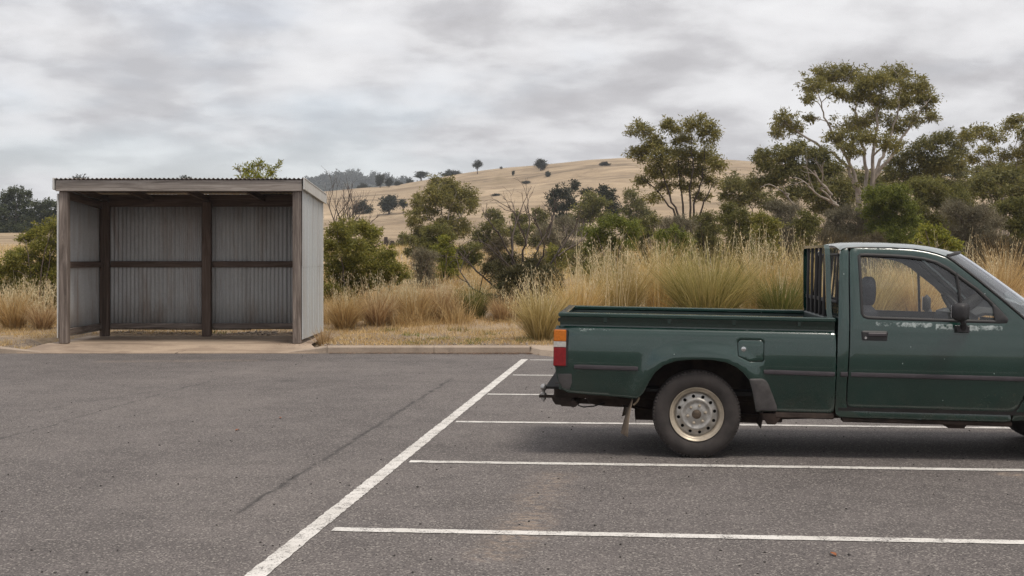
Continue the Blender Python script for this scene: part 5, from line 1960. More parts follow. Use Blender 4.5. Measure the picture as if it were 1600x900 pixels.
GR = 'bushes in front of the gum trees'
shrubs = [
    ('bright green rounded bush right of the lone gum, above the cab roof', 48, [(1372, 306, 20, 15), (1398, 300, 20, 14), (1386, 326, 24, 16), (1414, 322, 20, 15), (1362, 330, 16, 13), (1400, 346, 24, 15), (1426, 346, 16, 12), (1374, 352, 18, 12)], F_green, 1390, .09, .03),
    ('wide olive bush behind the bright green one', 56, [(1436, 288, 20, 12), (1462, 292, 22, 14), (1488, 300, 20, 13), (1508, 314, 16, 12), (1448, 312, 22, 14), (1478, 322, 22, 14), (1432, 330, 20, 14), (1504, 334, 18, 12), (1466, 344, 22, 12)], F_olive, 1466, .11, .036),
    ('olive bush at the right edge under the leaning pale trunk', 47, [(1566, 328, 20, 12), (1592, 324, 20, 14), (1582, 350, 22, 14), (1608, 346, 20, 16), (1596, 372, 20, 13), (1630, 340, 25, 20), (1625, 375, 25, 16)], F_olive, 1596, .095, .03),
    ('small yellow green leafy bush just above the windscreen', 33, [(1446, 360, 12, 8), (1464, 366, 14, 10), (1480, 376, 13, 9), (1456, 380, 15, 9), (1494, 386, 12, 7), (1434, 376, 8, 7), (1476, 390, 15, 8)], F_lime, 1464, .085, .034),
    ('dark green bush with yellowish right side beneath the gums', 47, [(1140, 328, 15, 11), (1158, 336, 15, 11), (1138, 346, 16, 11), (1174, 350, 14, 10), (1156, 358, 18, 10)], F_olive, 1152, .095, .03),
    ('yellowish low bush at the right of the dark green one', 44, [(1190, 340, 14, 9), (1206, 350, 13, 9), (1192, 358, 15, 9)], F_wattle, 1196, .085, .028),
    ('olive small bush left of the headboard rack', 46, [(1256, 338, 13, 9), (1268, 346, 13, 9), (1250, 352, 13, 9)], F_olive, 1258, .09, .03),
    ('vivid green domed bush left of the lone gum', 42, [(930, 362, 19, 14), (956, 349, 21, 14), (982, 358, 19, 15), (946, 380, 22, 15), (972, 384, 18, 13), (924, 384, 13, 12), (955, 402, 22, 11)], F_green, 954, .085, .028),
    ('lower green bush half sunk in the tall grass under the lone gum', 40, [(1034, 372, 14, 10), (1056, 366, 15, 10), (1072, 378, 14, 10), (1046, 388, 18, 10)], F_green, 1052, .085, .028),
    ('dull olive dome in front of the full rounded eucalyptus', 60, [(670, 362, 14, 8), (688, 358, 14, 8), (664, 376, 14, 9), (684, 374, 17, 10), (702, 372, 11, 9)], F_olive, 682, .10, .03),
    ('lime green upright bush below the dull olive dome', 43, [(694, 374, 7, 8), (686, 388, 10, 9), (700, 392, 10, 9), (692, 404, 13, 10), (710, 408, 10, 8)], F_lime, 694, .085, .032),
    ('dark green low bush left of the dead branchy shrub', 72, [(762, 356, 12, 8), (776, 352, 11, 8), (748, 368, 10, 11), (766, 372, 14, 9), (784, 364, 9, 8)], F_gumd, 765, .14, .048),
    ('dark mound of scrub below the tall pointed tree', 85, [(800, 362, 14, 8), (822, 358, 13, 8), (842, 364, 14, 8), (812, 374, 16, 8), (838, 378, 15, 8)], F_gumd, 822, .16, .055),
    ('grey green scrub in the gap right of the lime green bush', 50, [(722, 392, 13, 8), (738, 386, 12, 8), (726, 404, 15, 8), (744, 402, 12, 8)], F_olive, 732, .095, .03),
    ('dull olive scrub between the dead branchy shrub and the vivid green dome', 46, [(900, 398, 13, 8), (916, 392, 12, 8), (906, 410, 14, 8)], F_olive, 908, .09, .03),
    ('dark olive low bush under the left side of the lone gum', 54, [(1006, 352, 14, 9), (1024, 346, 13, 9), (1014, 366, 16, 9), (1000, 372, 12, 8)], F_gumd, 1012, .11, .036),
    ('dark olive low bush under the right side of the lone gum', 55, [(1092, 346, 14, 9), (1110, 340, 13, 9), (1102, 360, 17, 10), (1120, 358, 12, 9)], F_gumd, 1105, .11, .036),
    ('brown green scrub on the left below the full rounded eucalyptus', 64, [(640, 372, 8, 7), (648, 384, 9, 7), (640, 394, 10, 6)], F_gumd, 644, .12, .04),
    ('pale olive scrub behind the left end of the tussocks', 50, [(866, 392, 12, 8), (880, 400, 12, 8), (862, 408, 12, 7)], F_wattle, 870, .09, .03),
    ('small olive bush on the valley floor by the old stumps', 95, [(628, 380, 8, 8), (622, 388, 8, 7), (634, 390, 7, 7), (630, 368, 5, 5)], F_olive, 628, .16, .055),
]
def skirt(lobes, Y):
    """fill a bush down to the ground under its measured lobes"""
    lobes = list(lobes)
    x0, x1 = min(l[0] for l in lobes), max(l[0] for l in lobes)
    yb = max(l[1] for l in lobes)
    hr = sum(l[3] for l in lobes) / len(lobes)
    wr = sum(l[2] for l in lobes) / len(lobes)
    yg = HOR - (Hs((x0 + x1 - 1600) / 2 / FPX * Y, Y) - CAMH) / Y * FPX
    y = yb + hr * 1.1
    while y < yg - hr * .4:
        k = max(2, int((x1 - x0) / wr))
        for i in range(k):
            lobes.append((x0 + (x1 - x0) * (i + .5) / k + random.uniform(-4, 4), y + random.uniform(-3, 3), wr * 1.05, hr))
        y += hr * 1.4
    return lobes


for lab, Y, lobes_, fol, fx, lf, wd_ in shrubs:
    lobes_ = skirt(lobes_, Y)
    mx = sum(l[0] for l in lobes_) / len(lobes_)
    my = sum(l[1] for l in lobes_) / len(lobes_)
    stems_ = [(fx, ((fx + l[0]) / 2, (my + l[1]) / 2 + 10), (l[0], l[1])) for l in lobes_[:4]]
    tree_px('bush', lab, GR, Y, lobes_, stems_, .045, fol, W_mid, lf, wd_, 3.0, cat='bush', twig_r=.007, droop=-.05)
GT = 'leafless brown bushes'
twiggy = [
    ('grey brown leafless bush right of the spreading gum', 50, [(1306, 340, 18, 11), (1330, 334, 20, 12), (1354, 342, 18, 12), (1318, 358, 20, 11), (1346, 362, 20, 12), (1290, 360, 15, 10)], 1326),
    ('grey twiggy bush below the spreading gum', 49, [(1216, 326, 16, 11), (1238, 330, 16, 11), (1222, 348, 18, 11), (1246, 352, 14, 9), (1204, 350, 12, 9)], 1226),
    ('brown bush touching the bright green one, above the door', 44, [(1290, 372, 16, 9), (1312, 378, 18, 8), (1340, 378, 18, 8), (1366, 374, 15, 9)], 1328),
    ('grey twiggy bush right of the bright green one', 45, [(1490, 330, 20, 14), (1512, 340, 20, 15), (1534, 334, 18, 14), (1500, 360, 22, 13), (1530, 362, 20, 13), (1552, 350, 15, 14)], 1516),
    ('dry brown scrub at the right edge above the bonnet', 42, [(1540, 380, 18, 9), (1566, 384, 18, 9), (1592, 390, 18, 10), (1615, 385, 18, 12)], 1570),
    ('grey leafless scrub behind the dead branchy shrub', 58, [(856, 360, 17, 11), (880, 352, 16, 12), (902, 362, 15, 11), (870, 378, 19, 10), (896, 384, 18, 9), (920, 386, 12, 8)], 884),
    ('brown grey leafless bush under the lone gum stems', 52, [(1042, 352, 13, 9), (1060, 346, 12, 9), (1074, 354, 12, 9), (1052, 366, 15, 8)], 1058),
    ('thin grey leafless bush left of the pale olive scrub', 46, [(770, 388, 13, 9), (786, 380, 12, 9), (778, 400, 14, 9)], 778),
    ('small grey twiggy bush left of the lime green bush', 40, [(656, 396, 10, 8), (672, 402, 12, 8), (652, 408, 10, 7), (668, 416, 14, 7)], 662),
    ('brown scrub on the valley floor behind the leafless tree', 100, [(608, 384, 7, 6), (614, 392, 8, 6), (602, 396, 8, 6)], 608),
]
for k_, (lab, Y, lobes_, fx) in enumerate(twiggy):
    lobes_ = skirt(lobes_, Y) if Y < 62 else lobes_
    stems_ = [(fx + (i - 2) * 3, ((fx * 2 + l[0]) / 3, l[1] + l[3] + 4), (l[0], l[1])) for i, l in enumerate(lobes_[:5])]
    tree_px('leafless_bush', lab, GT, Y, lobes_, stems_, .03, F_brown if k_ not in (2, 4, 7) else F_rust, W_dead, .17 * Y / 48, .0105 * Y / 48, 2.4, cat='bush', twig_r=.006, droop=-.35, sub=.5)


# ---- bare branching
def branch_paths(p, d, ln, r, depth, out, spread=.5, lift=.12, n=5, kids=(2, 3), shrink=.68):
    d = d / np.linalg.norm(d)
    pts = [p]
    dd = d.copy()
    for i in range(n):
        dd = dd + rng.normal(size=3) * .13 + np.array([0, 0, lift * .25])
        dd /= np.linalg.norm(dd)
        pts.append(pts[-1] + dd * ln / n)
    pts = np.array(pts)
    out.append((pts, np.linspace(r, r * .55, n + 1)))
    if depth <= 0:
        return
    for _ in range(int(rng.integers(kids[0], kids[1] + 1))):
        i = int(rng.integers(max(1, n - 3), n + 1))
        nd = dd + rand_unit(1)[0] * spread + np.array([0, 0, lift])
        branch_paths(pts[i], nd, ln * shrink * rng.uniform(.75, 1.2), r * .55, depth - 1, out, spread, lift, n, kids, shrink)


def bare(name, label, base, dirs, ln, r, depth, wood, spread=.5, lift=.12, kids=(2, 3)):
    out = []
    for d, l in dirs:
        branch_paths(np.zeros(3), np.array(d, float), ln * l, r, depth, out, spread, lift, 5, kids)
    root = empty(name, tuple(base))
    tag(root, label, 'tree')
    link('trunk', tubes('trunk', out, 5), wood, root)
    return root


bare('leafless_tree', 'bare leafless tree with upswept branches right of the shelter roof', gnd(527, 46), [((-.22, .1, 1), 1), ((.10, -.1, 1.1), 1), ((.42, .1, .9), 1), ((.7, -.1, .8), .85), ((-.45, .1, .9), .85)], 1.5, .055, 4, W_dead, .5, .16, (2, 3))
F_shrubd = foliage('dark_scrub_leaves', [(0.045, 0.042, 0.016), (0.080, 0.074, 0.027), (0.115, 0.102, 0.040), (0.15, 0.13, 0.06)], .35)
tree_px('branchy_shrub', 'dark olive shrub with dead bare branches rising out of it, left of the tailgate', None, 29.6,
        [(806, 428, 20, 14), (832, 414, 22, 14), (852, 432, 20, 15), (788, 440, 18, 14), (816, 452, 24, 15), (846, 458, 20, 14), (776, 424, 14, 10), (868, 446, 14, 12), (830, 474, 20, 11), (800, 404, 12, 9), (786, 466, 15, 10), (762, 420, 10, 7)],
        [(816, (806, 460), (801, 400), (796, 345)), (818, (826, 440), (838, 390), (862, 352)), (820, (840, 450), (872, 395), (892, 352)), (812, (786, 458), (752, 430), (722, 402)), (812, (780, 470), (740, 452), (712, 428)), (816, (808, 420), (784, 372), (766, 348)), (818, (832, 430), (852, 392), (846, 360)),
         (818, (815, 420), (822, 372), (812, 350)), (810, (776, 462), (754, 458), (735, 470))], .055, F_shrubd, W_dark, .10, .020, 3.4, cat='shrub', twig_r=.006, droop=-.3)
out = []
rs = gnd(816, 29.6)
for (xa, ya, xb, yb) in ((801, 400, 797, 335), (838, 390, 860, 345), (872, 395, 893, 345), (784, 372, 762, 345), (752, 430, 716, 398), (740, 452, 706, 424), (846, 370, 838, 340), (822, 385, 826, 340), (856, 372, 880, 340), (800, 420, 770, 380), (872, 400, 915, 372), (820, 370, 806, 335)):
    a_, b_ = np.array(at(xa, ya, 29.6)), np.array(at(xb, yb, 29.6 + rng.uniform(-.6, .6)))
    branch_paths(a_ - rs, b_ - a_, np.linalg.norm(b_ - a_), .022, 3, out, .55, .05, 5, (2, 3), .62)
link('dead_branches', tubes('dead_branches', out, 4), W_dead, [o for o in COL.objects if o.name == 'branchy_shrub'][0])
out = []
sg = [o for o in COL.objects if o.name.startswith('gum_tree') and o.get('label', '').startswith('dense dark')][0]
b0_ = np.array(sg.location)
for (xa, ya, xb, yb) in ((1310, 322, 1248, 278), (1306, 318, 1258, 304), (1300, 305, 1268, 262), (1250, 330, 1214, 300)):
    a_, b_ = np.array(at(xa, ya, 59.5)), np.array(at(xb, yb, 58.5))
    branch_paths(a_ - b0_, b_ - a_, np.linalg.norm(b_ - a_) * .8, .06, 3, out, .4, .02, 6, (1, 3), .6)
link('dead_limbs', tubes('dead_limbs', out, 5), W_pale, sg)

# ---- trees scattered on the hill: three crown shapes, scaled copies
def hill_proto(kind):
    if kind == 0:
        lb = [((0, 0, .62), (.30, .30, .22)), ((-.24, 0, .52), (.22, .22, .2)), ((.24, .05, .52), (.22, .22, .2)), ((0, .1, .36), (.3, .3, .2)), ((.1, -.1, .80), (.2, .2, .15))]
    elif kind == 1:
        lb = [((0, 0, .85), (.30, .28, .13)), ((-.30, 0, .72), (.2, .2, .12)), ((.30, 0, .70), (.2, .2, .12)), ((.05, 0, .62), (.25, .25, .13))]
    else:
        lb = [((0, 0, .35), (.42, .35, .28)), ((-.35, 0, .28), (.28, .28, .22)), ((.35, 0, .30), (.28, .28, .24)), ((.05, 0, .62), (.28, .25, .2))]
    lb = [(np.array(c, float), np.array(r, float)) for c, r in lb]
    C, D, LN, WD, tw = crown_leaves(lb, .085, .040, 3.0, .2)
    cm = leaf_mesh('crown', C, D, LN, WD)
    cm.materials.append(F_hill)
    tm = tubes('trunk', [(np.array([[0, 0, -.05], [.01, 0, .3], [0, 0, .75]]), np.array([.045, .035, .015]))] + [(curve((0, 0, .3), c, 4), np.linspace(.025, .008, 4)) for c, r in lb], 6)
    tm.materials.append(W_hillbark)
    return cm, tm


protos = [hill_proto(k) for k in range(3)]


def on_hill(px, py):
    Ys = np.linspace(60, RIDGE + 4, 1600)
    X = (px - 800) / FPX * Ys
    yy = HOR - (H(X, Ys) - CAMH) / Ys * FPX
    ok = np.where(yy <= py)[0]
    i = ok[0] if len(ok) else len(Ys) - 1
    return np.array([X[i], Ys[i], H(X[i], Ys[i])])


hill_list = [
    (746, 272, 17, 19, 1, 'lone umbrella shaped tree on the hill skyline left of centre'),
    (845, 267, 22, 18, 0, 'rounded dark tree near the top of the hill, right of the umbrella shaped one'),
    (856, 276, 10, 9, 2, 'low dark bush just below the rounded dark tree on the hilltop'),
    (802, 275, 6, 8, 0, 'tiny dark tree alone on the slope between the two hilltop trees'),
    (783, 264, 5, 4, 2, 'tiny bush on the skyline right of the umbrella shaped tree'),
    (706, 273, 28, 12, 2, 'wide low clump on the skyline left of the umbrella shaped tree'),
    (658, 281, 30, 15, 1, 'flat topped tree on the skyline where the hill meets the far ridge'),
    (640, 284, 12, 9, 2, 'small bush at the left of the flat topped skyline tree'),
    (608, 335, 36, 29, 0, 'big dark round tree at the hill foot right of the leafless tree'),
    (566, 334, 26, 23, 2, 'dark bush at the hill foot behind the leafless tree'),
    (630, 334, 16, 20, 1, 'grey tree touching the right side of the big dark round one'),
    (594, 293, 18, 20, 0, 'taller of the paired trees on the left shoulder of the hill'),
    (608, 293, 14, 15, 0, 'shorter of the paired trees on the left shoulder of the hill'),
    (567, 293, 15, 11, 2, 'dark bush at the left end of the hill shoulder'),
    (621, 290, 11, 8, 2, 'low bush right of the paired trees'),
    (627, 284, 8, 7, 2, 'small skyline bush above the paired trees'),
    (945, 259, 14, 7, 2, 'dark low bush high on the slope near the lone gum'),
    (822, 287, 16, 5, 2, 'flat patch of scrub in the middle of the hillside'),
    (775, 306, 12, 4, 2, 'faint low scrub in the hillside gully'),
]
for px, py, wpx, hpx, kind, lab in hill_list:
    b = on_hill(px, py)
    k = b[1] / FPX
    root = empty('hill_tree', tuple(b), (0, 0, rng.uniform(0, 6)))
    w_, h_ = wpx * k * 1.12, hpx * k * 1.06
    root.scale = (w_ / 1.1, w_ / 1.1, h_ / .95)
    tag(root, lab, 'tree', 'trees dotted over the dry hill')
    cm, tm = protos[kind]
    link('crown', cm, None, root)
    link('trunk', tm, None, root)

# forest on the far ridge reads as one mass
n = 900
lobes_ = []
ax_ = rng.uniform(-.45, .25, n)
ty_ = rng.uniform(.55, 1.0, n)
Yf = 900 + 600 * ty_
Xf = ax_ * Yf
Zf = (CAMH + (HOR - ridge_y(800 + FPX * ax_)) / FPX * 1500 - 2) * smooth(ty_) - 6 * (1 - ty_)
hh = rng.uniform(5, 9.5, n)
for i in range(n):
    lobes_.append((np.array([Xf[i], Yf[i], Zf[i] + hh[i] * .55]), np.array([hh[i] * .55, hh[i] * .55, hh[i] * .45])))
C, D, LN, WD, tw = crown_leaves(lobes_, 2.6, 1.5, 2.2, .1)
tag(link('forest', leaf_mesh('forest', C, D, LN, WD), F_hill), 'dark forest covering the far ridge', 'forest', None, 'stuff')


# ================================================================== GRASSES
def blade_mesh(name, base, ln, wd, th0, az, bend, tipw=.1, segs=3):
    """arching tapered blades: base (n,3), length, width, start angle from upright, azimuth, how far they bend over"""
    n = len(base)
    d = np.stack([np.cos(az), np.sin(az), np.zeros(n)], 1)
    s = np.stack([-np.sin(az), np.cos(az), np.zeros(n)], 1)
    tw = rng.uniform(-.9, .9, n)[:, None]
    s = s * np.cos(tw) + d * np.sin(tw)
    p = base.copy()
    rows = []
    for k in range(segs + 1):
        t = k / segs
        w2 = (wd / 2 * (1 - (1 - tipw) * t ** 1.4))[:, None]
        rows += [p - s * w2, p + s * w2]
        th = th0 + bend * (t + .5 / segs) ** 1.3
        p = p + (d * np.sin(th)[:, None] + np.array([0, 0, 1.0]) * np.cos(th)[:, None]) * (ln / segs)[:, None]
    m = 2 * (segs + 1)
    v = np.stack(rows, 1).reshape(-1, 3)
    i = np.arange(n)[:, None] * m
    f = np.concatenate([i + np.array([[2 * k, 2 * k + 1, 2 * k + 3, 2 * k + 2]]) for k in range(segs)], 1).reshape(-1, 4)
    return mesh_np(name, v, f)


def merge_oats(stems, heads=8):
    """wild oats: thin stem and hanging spikelets; stems: list of (base, height, lean, az)"""
    base = np.array([s[0] for s in stems])
    h = np.array([s[1] for s in stems])
    lean = np.array([s[2] for s in stems])
    az = np.array([s[3] for s in stems])
    n = len(stems)
    d = np.stack([np.cos(az), np.sin(az), np.zeros(n)], 1)
    up = np.array([0, 0, 1.0])

    def along(t):
        return base + up * (h * t * (1 - .18 * lean * t))[:, None] + d * (h * lean * t ** 2)[:, None]
    ts = [0, .35, .7, 1.0]
    side = np.stack([-np.sin(az), np.cos(az), np.zeros(n)], 1)
    rows = []
    for k, t in enumerate(ts):
        wv = [.006, .0055, .0045, .0025][k]
        p = along(t)
        rows += [p - side * wv, p + side * wv]
    v = np.stack(rows, 1).reshape(-1, 3)
    i = np.arange(n)[:, None] * 8
    f = np.concatenate([i + np.array([[0, 1, 3, 2]]), i + np.array([[2, 3, 5, 4]]), i + np.array([[4, 5, 7, 6]])], 1).reshape(-1, 4)
    b = len(v)
    V, F_ = [v], [f]
    for k in range(heads):
        t = rng.uniform(.68, 1.0, n)
        p = base + up * (h * t * (1 - .18 * lean * t))[:, None] + d * (h * lean * t ** 2)[:, None]
        o = rand_unit(n) * np.array([.05, .05, .02])
        p = p + o
        dd = o * 4 + np.array([0, 0, -.35])
        dd /= np.linalg.norm(dd, axis=1)[:, None]
        s = np.cross(dd, rand_unit(n))
        s /= np.linalg.norm(s, axis=1)[:, None]
        ln = rng.uniform(.035, .065, n)[:, None]
        wd = rng.uniform(.011, .019, n)[:, None]
        q = np.stack([p, p + dd * ln * .4 + s * wd / 2, p + dd * ln, p + dd * ln * .4 - s * wd / 2], 1).reshape(-1, 3)
        V.append(q)
        F_.append(np.arange(4 * n).reshape(n, 4) + b)
        b += 4 * n
    return np.vstack(V), np.vstack(F_)


def clear_of_slab(X, Y):
    return ~((X > -8.05) & (X < -3.35) & (Y < 24.95))


# short dry turf on the verge
n = 75000
Y = 21.78 + (rng.uniform(size=n) ** 1.25) * 7.5
X = rng.uniform(-.46, .30, n) * Y
patch = np.sin(X * 1.7 + 1.3 * np.sin(Y * 1.1)) + np.sin(Y * 2.3 + X * .6) + rng.normal(size=n) * .6
keep = clear_of_slab(X, Y) & (patch > -1.0 + np.clip(23.2 - Y, 0, 2) * .85)
X, Y = X[keep], Y[keep]
n = len(X)
hgt = rng.uniform(.03, .11, n) * (1 + .8 * smooth((Y - 24) / 4))
tag(link('verge_grass', blade_mesh('verge_grass', np.stack([X, Y, H(X, Y) - .005], 1), hgt, rng.uniform(.006, .012, n), rng.uniform(.1, 1.0, n), rng.uniform(0, 6.3, n), rng.uniform(.1, .9, n), .1, 2), F_straw),
    'short dry grass on the verge behind the kerb', 'grass', None, 'stuff')
# green sprigs in the turf
n = 5200
cx = rng.uniform(-.3, .2, 60)
cy = rng.uniform(22.2, 26.0, 60)
ci = rng.integers(0, 60, n)
X = cx[ci] * cy[ci] + rng.normal(size=n) * .13
Y = np.maximum(cy[ci] + rng.normal(size=n) * .12, 21.85)
keep = clear_of_slab(X, Y)
X, Y = X[keep], Y[keep]
n = len(X)
tag(link('green_weeds', blade_mesh('green_weeds', np.stack([X, Y, H(X, Y) - .005], 1), rng.uniform(.04, .12, n), rng.uniform(.008, .016, n), rng.uniform(.2, 1.0, n), rng.uniform(0, 6.3, n), rng.uniform(.1, .7, n)), F_gtuss),
    'sprigs of green weed in the dry verge', 'weeds', None, 'stuff')
# knee-high dry grass, in clumps
n = 62000
nc_ = 620
cy = 27.2 + rng.uniform(size=nc_) ** 1.5 * 22
cx = rng.uniform(-.44, .46, nc_) * cy
ch2 = rng.uniform(.28, .85, nc_) ** 1.2
dens = rng.uniform(.15, 1.2, nc_)
ci = rng.choice(nc_, n, p=dens / dens.sum())
X = cx[ci] + rng.normal(size=n) * .16
Y = np.maximum(cy[ci] + rng.normal(size=n) * .16, 26.6)
az = np.arctan2(Y - cy[ci], X - cx[ci]) + rng.normal(size=n) * .8
PX = 800 + FPX * X / Y
keep = clear_of_slab(X, Y - .3) & ~((PX > 880) & (PX < 1270) & (Y < 33)) & ~((PX > 738) & (PX < 886) & (Y < 30.5))
hgt = ch2[ci] * rng.uniform(.4, 1.2, n)
X, Y, az, hgt = X[keep], Y[keep], az[keep], hgt[keep]
n = len(X)
tag(link('dry_grass', blade_mesh('dry_grass', np.stack([X, Y, H(X, Y) - .02], 1), hgt, rng.uniform(.008, .017, n), np.abs(rng.normal(0, .34, n)), az, rng.uniform(.1, 1.5, n)), F_straw),
    'knee high dry grass filling the paddock edge', 'grass', None, 'stuff')
# paddock grass farther out
n = 45000
Y = 45 + rng.uniform(size=n) ** 1.4 * 55
X = rng.uniform(-.45, .45, n) * Y
tag(link('paddock_grass', blade_mesh('paddock_grass', np.stack([X, Y, H(X, Y) - .02], 1), rng.uniform(.12, .4, n), rng.uniform(.018, .035, n), rng.uniform(.1, .6, n), rng.uniform(0, 6.3, n), rng.uniform(.1, 1.0, n), .1, 2), F_pale),
    'pale dry grass of the farther paddock', 'grass', None, 'stuff')


def tussock(name, label, px, Y, wpx, hpx, n, fol, group, oats=0, oat_up=1.12):
    """a fountain of blades; wpx/hpx its half width and height in the photo"""
    k = Y / FPX
    b = gnd(px, Y) + np.array([0, 0, .03])
    root = empty(name, tuple(b))
    tag(root, label, 'grass clump', group)
    hw, h = wpx * k, hpx * k
    n = int(n * .62)
    az = rng.uniform(0, 2 * math.pi, n)
    rr = rng.uniform(size=n) ** .6 * hw * .30
    base = np.stack([np.cos(az) * rr, np.sin(az) * rr, np.zeros(n)], 1)
    az2 = az + rng.normal(size=n) * .5
    q = rng.uniform(size=n)
    flop = min(1.0, hw / h)
    th0 = np.abs(rng.normal(0, .30 * flop + .05, n)) + .45 * flop * rr / (hw * .30)
    ln_ = h * (.45 + .75 * q ** .8) * rng.uniform(.75, 1.1, n)
    bend = rng.uniform(.1, 1.25, n) * (.5 + .6 * flop)
    link('blades', blade_mesh('blades', base, ln_, rng.uniform(.007, .018, n) * max(1, Y / 28), th0, az2, bend, .1, 4), fol, root)
    if oats:
        sb = []
        for _ in range(oats):
            a = rng.uniform(0, 6.3)
            r_ = rng.uniform(0, hw * .55)
            sb.append((np.array([math.cos(a) * r_, math.sin(a) * r_, 0]), h * rng.uniform(.8, oat_up), rng.uniform(.02, .32), rng.uniform(0, 6.3)))
        v, f_ = merge_oats(sb, 10)
        link('seed_heads', mesh_np('seed_heads', v, f_), F_oat, root)
    return root


GG = 'clumps of long dry grass'
tl = [
    ('straw tussock with a green foot beside the tail lamp', 846, 23.2, 52, 92, 1700, F_tuss, 6),
    ('pale tussock behind the rear end of the tray', 905, 26.0, 50, 96, 1500, F_pale, 24),
    ('straw tussock behind the tray left of the widest one', 968, 27.0, 58, 122, 2100, F_tuss, 30),
    ('widest fountain shaped straw tussock behind the middle of the tray', 1105, 26.5, 96, 138, 5200, F_ytuss, 12),
    ('pale feathery clump between the two big tussocks behind the tray', 1030, 29.5, 50, 118, 1500, F_pale, 36),
    ('dry pale clump left of the headboard rack, behind the tray', 1184, 28.5, 48, 118, 1500, F_pale, 40),
    ('green tussock right beside the headboard rack', 1218, 26.5, 52, 96, 2000, F_gtuss, 10),
    ('straw clump half hidden by the headboard rack', 1262, 28.5, 46, 116, 1400, F_tuss, 26),
    ('straw clump seen through the rear of the door window', 1360, 26.5, 60, 118, 2000, F_tuss, 10),
    ('pale clump seen through the middle of the door window', 1430, 27.0, 62, 118, 2000, F_pale, 10),
    ('straw clump showing past the windscreen', 1545, 29.0, 52, 104, 1600, F_straw, 16),
    ('tall oat clump above the roof front', 1572, 31.0, 40, 112, 900, F_straw, 18),
    ('dull green grey tussock in the dry grass left of the branchy shrub', 742, 28.8, 34, 62, 1300, F_gtuss, 4),
    ('rusty dry clump at the foot of the branchy shrub', 786, 28.4, 34, 52, 900, F_reddry, 4),
    ('small withered brown tuft at the right front corner of the shelter', 505, 22.75, 17, 34, 420, F_reddry, 0),
    ('fluffy pale brown clump right of the shelter shrub', 590, 27.2, 42, 62, 1500, F_reddry, 10),
    ('fluffy straw clump beside the shelter wall', 538, 26.4, 38, 66, 1300, F_straw, 12),
    ('straw clump in the middle of the verge gap', 645, 28.0, 40, 66, 1300, F_straw, 16),
    ('straw clump next to the dull green grey tussock', 690, 28.5, 38, 64, 1200, F_reddry, 14),
    ('dry clump under the left shrub at the picture edge', 22, 26.6, 42, 66, 1400, F_straw, 22),
    ('dry clump by the left wall of the shelter', 66, 26.2, 34, 50, 1000, F_reddry, 10),
]
for lab, px, Y, wp, hp, nb_, fol, oa in tl:
    tussock('grass_tussock', lab, px, Y, wp, hp, nb_, fol, GG, oa)
# loose wild oats
sb = []
for (xa, xb, Ya, Yb, hpx, cnt) in ((520, 650, 27, 30, 84, 190), (640, 780, 28, 31, 66, 80), (0, 88, 26.5, 29, 74, 130), (890, 1000, 25.5, 30, 132, 110), (1000, 1130, 27, 31, 128, 50), (1130, 1260, 27, 31, 142, 80), (1430, 1600, 27, 33, 120, 45), (800, 880, 25, 29, 90, 60), (1290, 1430, 28, 31, 125, 20)):
    for _ in range(cnt):
        Y = rng.uniform(Ya, Yb)
        b = gnd(rng.uniform(xa, xb), Y)
        sb.append((b, hpx / FPX * Y * rng.uniform(.65, 1.12), rng.uniform(.02, .4), rng.uniform(0, 6.3)))
v, f_ = merge_oats(sb, 12)
tag(link('wild_oats', mesh_np('wild_oats', v, f_), F_oat), 'loose wild oat stalks with hanging pale seed heads', 'grass', None, 'stuff')

# leaf litter by the kerb, under the shelter wall and on the verge; crumbs on the asphalt
def flat_leaves(name, X, Y, Z, ln, wd, mat, label, cat):
    n = len(X)
    a = rng.uniform(0, 6.3, n)
    d = np.stack([np.cos(a), np.sin(a), rng.uniform(-.25, .25, n)], 1)
    s = np.stack([-np.sin(a), np.cos(a), rng.uniform(-.3, .3, n)], 1)
    c = np.stack([X, Y, Z], 1)
    l_, w_ = ln[:, None], wd[:, None]
    v = np.stack([c - d * l_ / 2, c + s * w_ / 2, c + d * l_ / 2, c - s * w_ / 2], 1).reshape(-1, 3)
    v[:, 2] = np.maximum(v[:, 2], np.repeat(Z, 4) - .004)
    o = link(name, mesh_np(name, v, np.arange(4 * n).reshape(n, 4)), mat)
    tag(o, label, cat, None, 'stuff')


n = 1900
X = np.concatenate([rng.normal(-.35, .75, 1100), rng.uniform(-3, .4, 800)])
X = np.minimum(X, .42)
Y = KY - .005 - np.abs(rng.normal(0, .09, n)) * np.where(np.arange(n) < 1100, 1.7, .5)
flat_leaves('leaf_litter', X, Y, np.full(n, .012), rng.uniform(.02, .06, n), rng.uniform(.008, .016, n), F_litter, 'rusty fallen leaves gathered along the kerb', 'leaves')
n = 2600
X = np.concatenate([rng.uniform(-7.7, -3.5, 1500), rng.uniform(-4, 1.0, 1100)])
Y = np.concatenate([24.72 + np.abs(rng.normal(.2, .35, 1500)), rng.uniform(21.8, 23.6, 1100)])
flat_leaves('verge_litter', X, Y, np.maximum(H(X, Y), np.where((Y < 24.9) & (X < -3.4), .105, 0)) + .012, rng.uniform(.02, .07, n), rng.uniform(.01, .025, n), F_litter, 'dry leaves and bark scattered on the verge and behind the shelter', 'leaves')


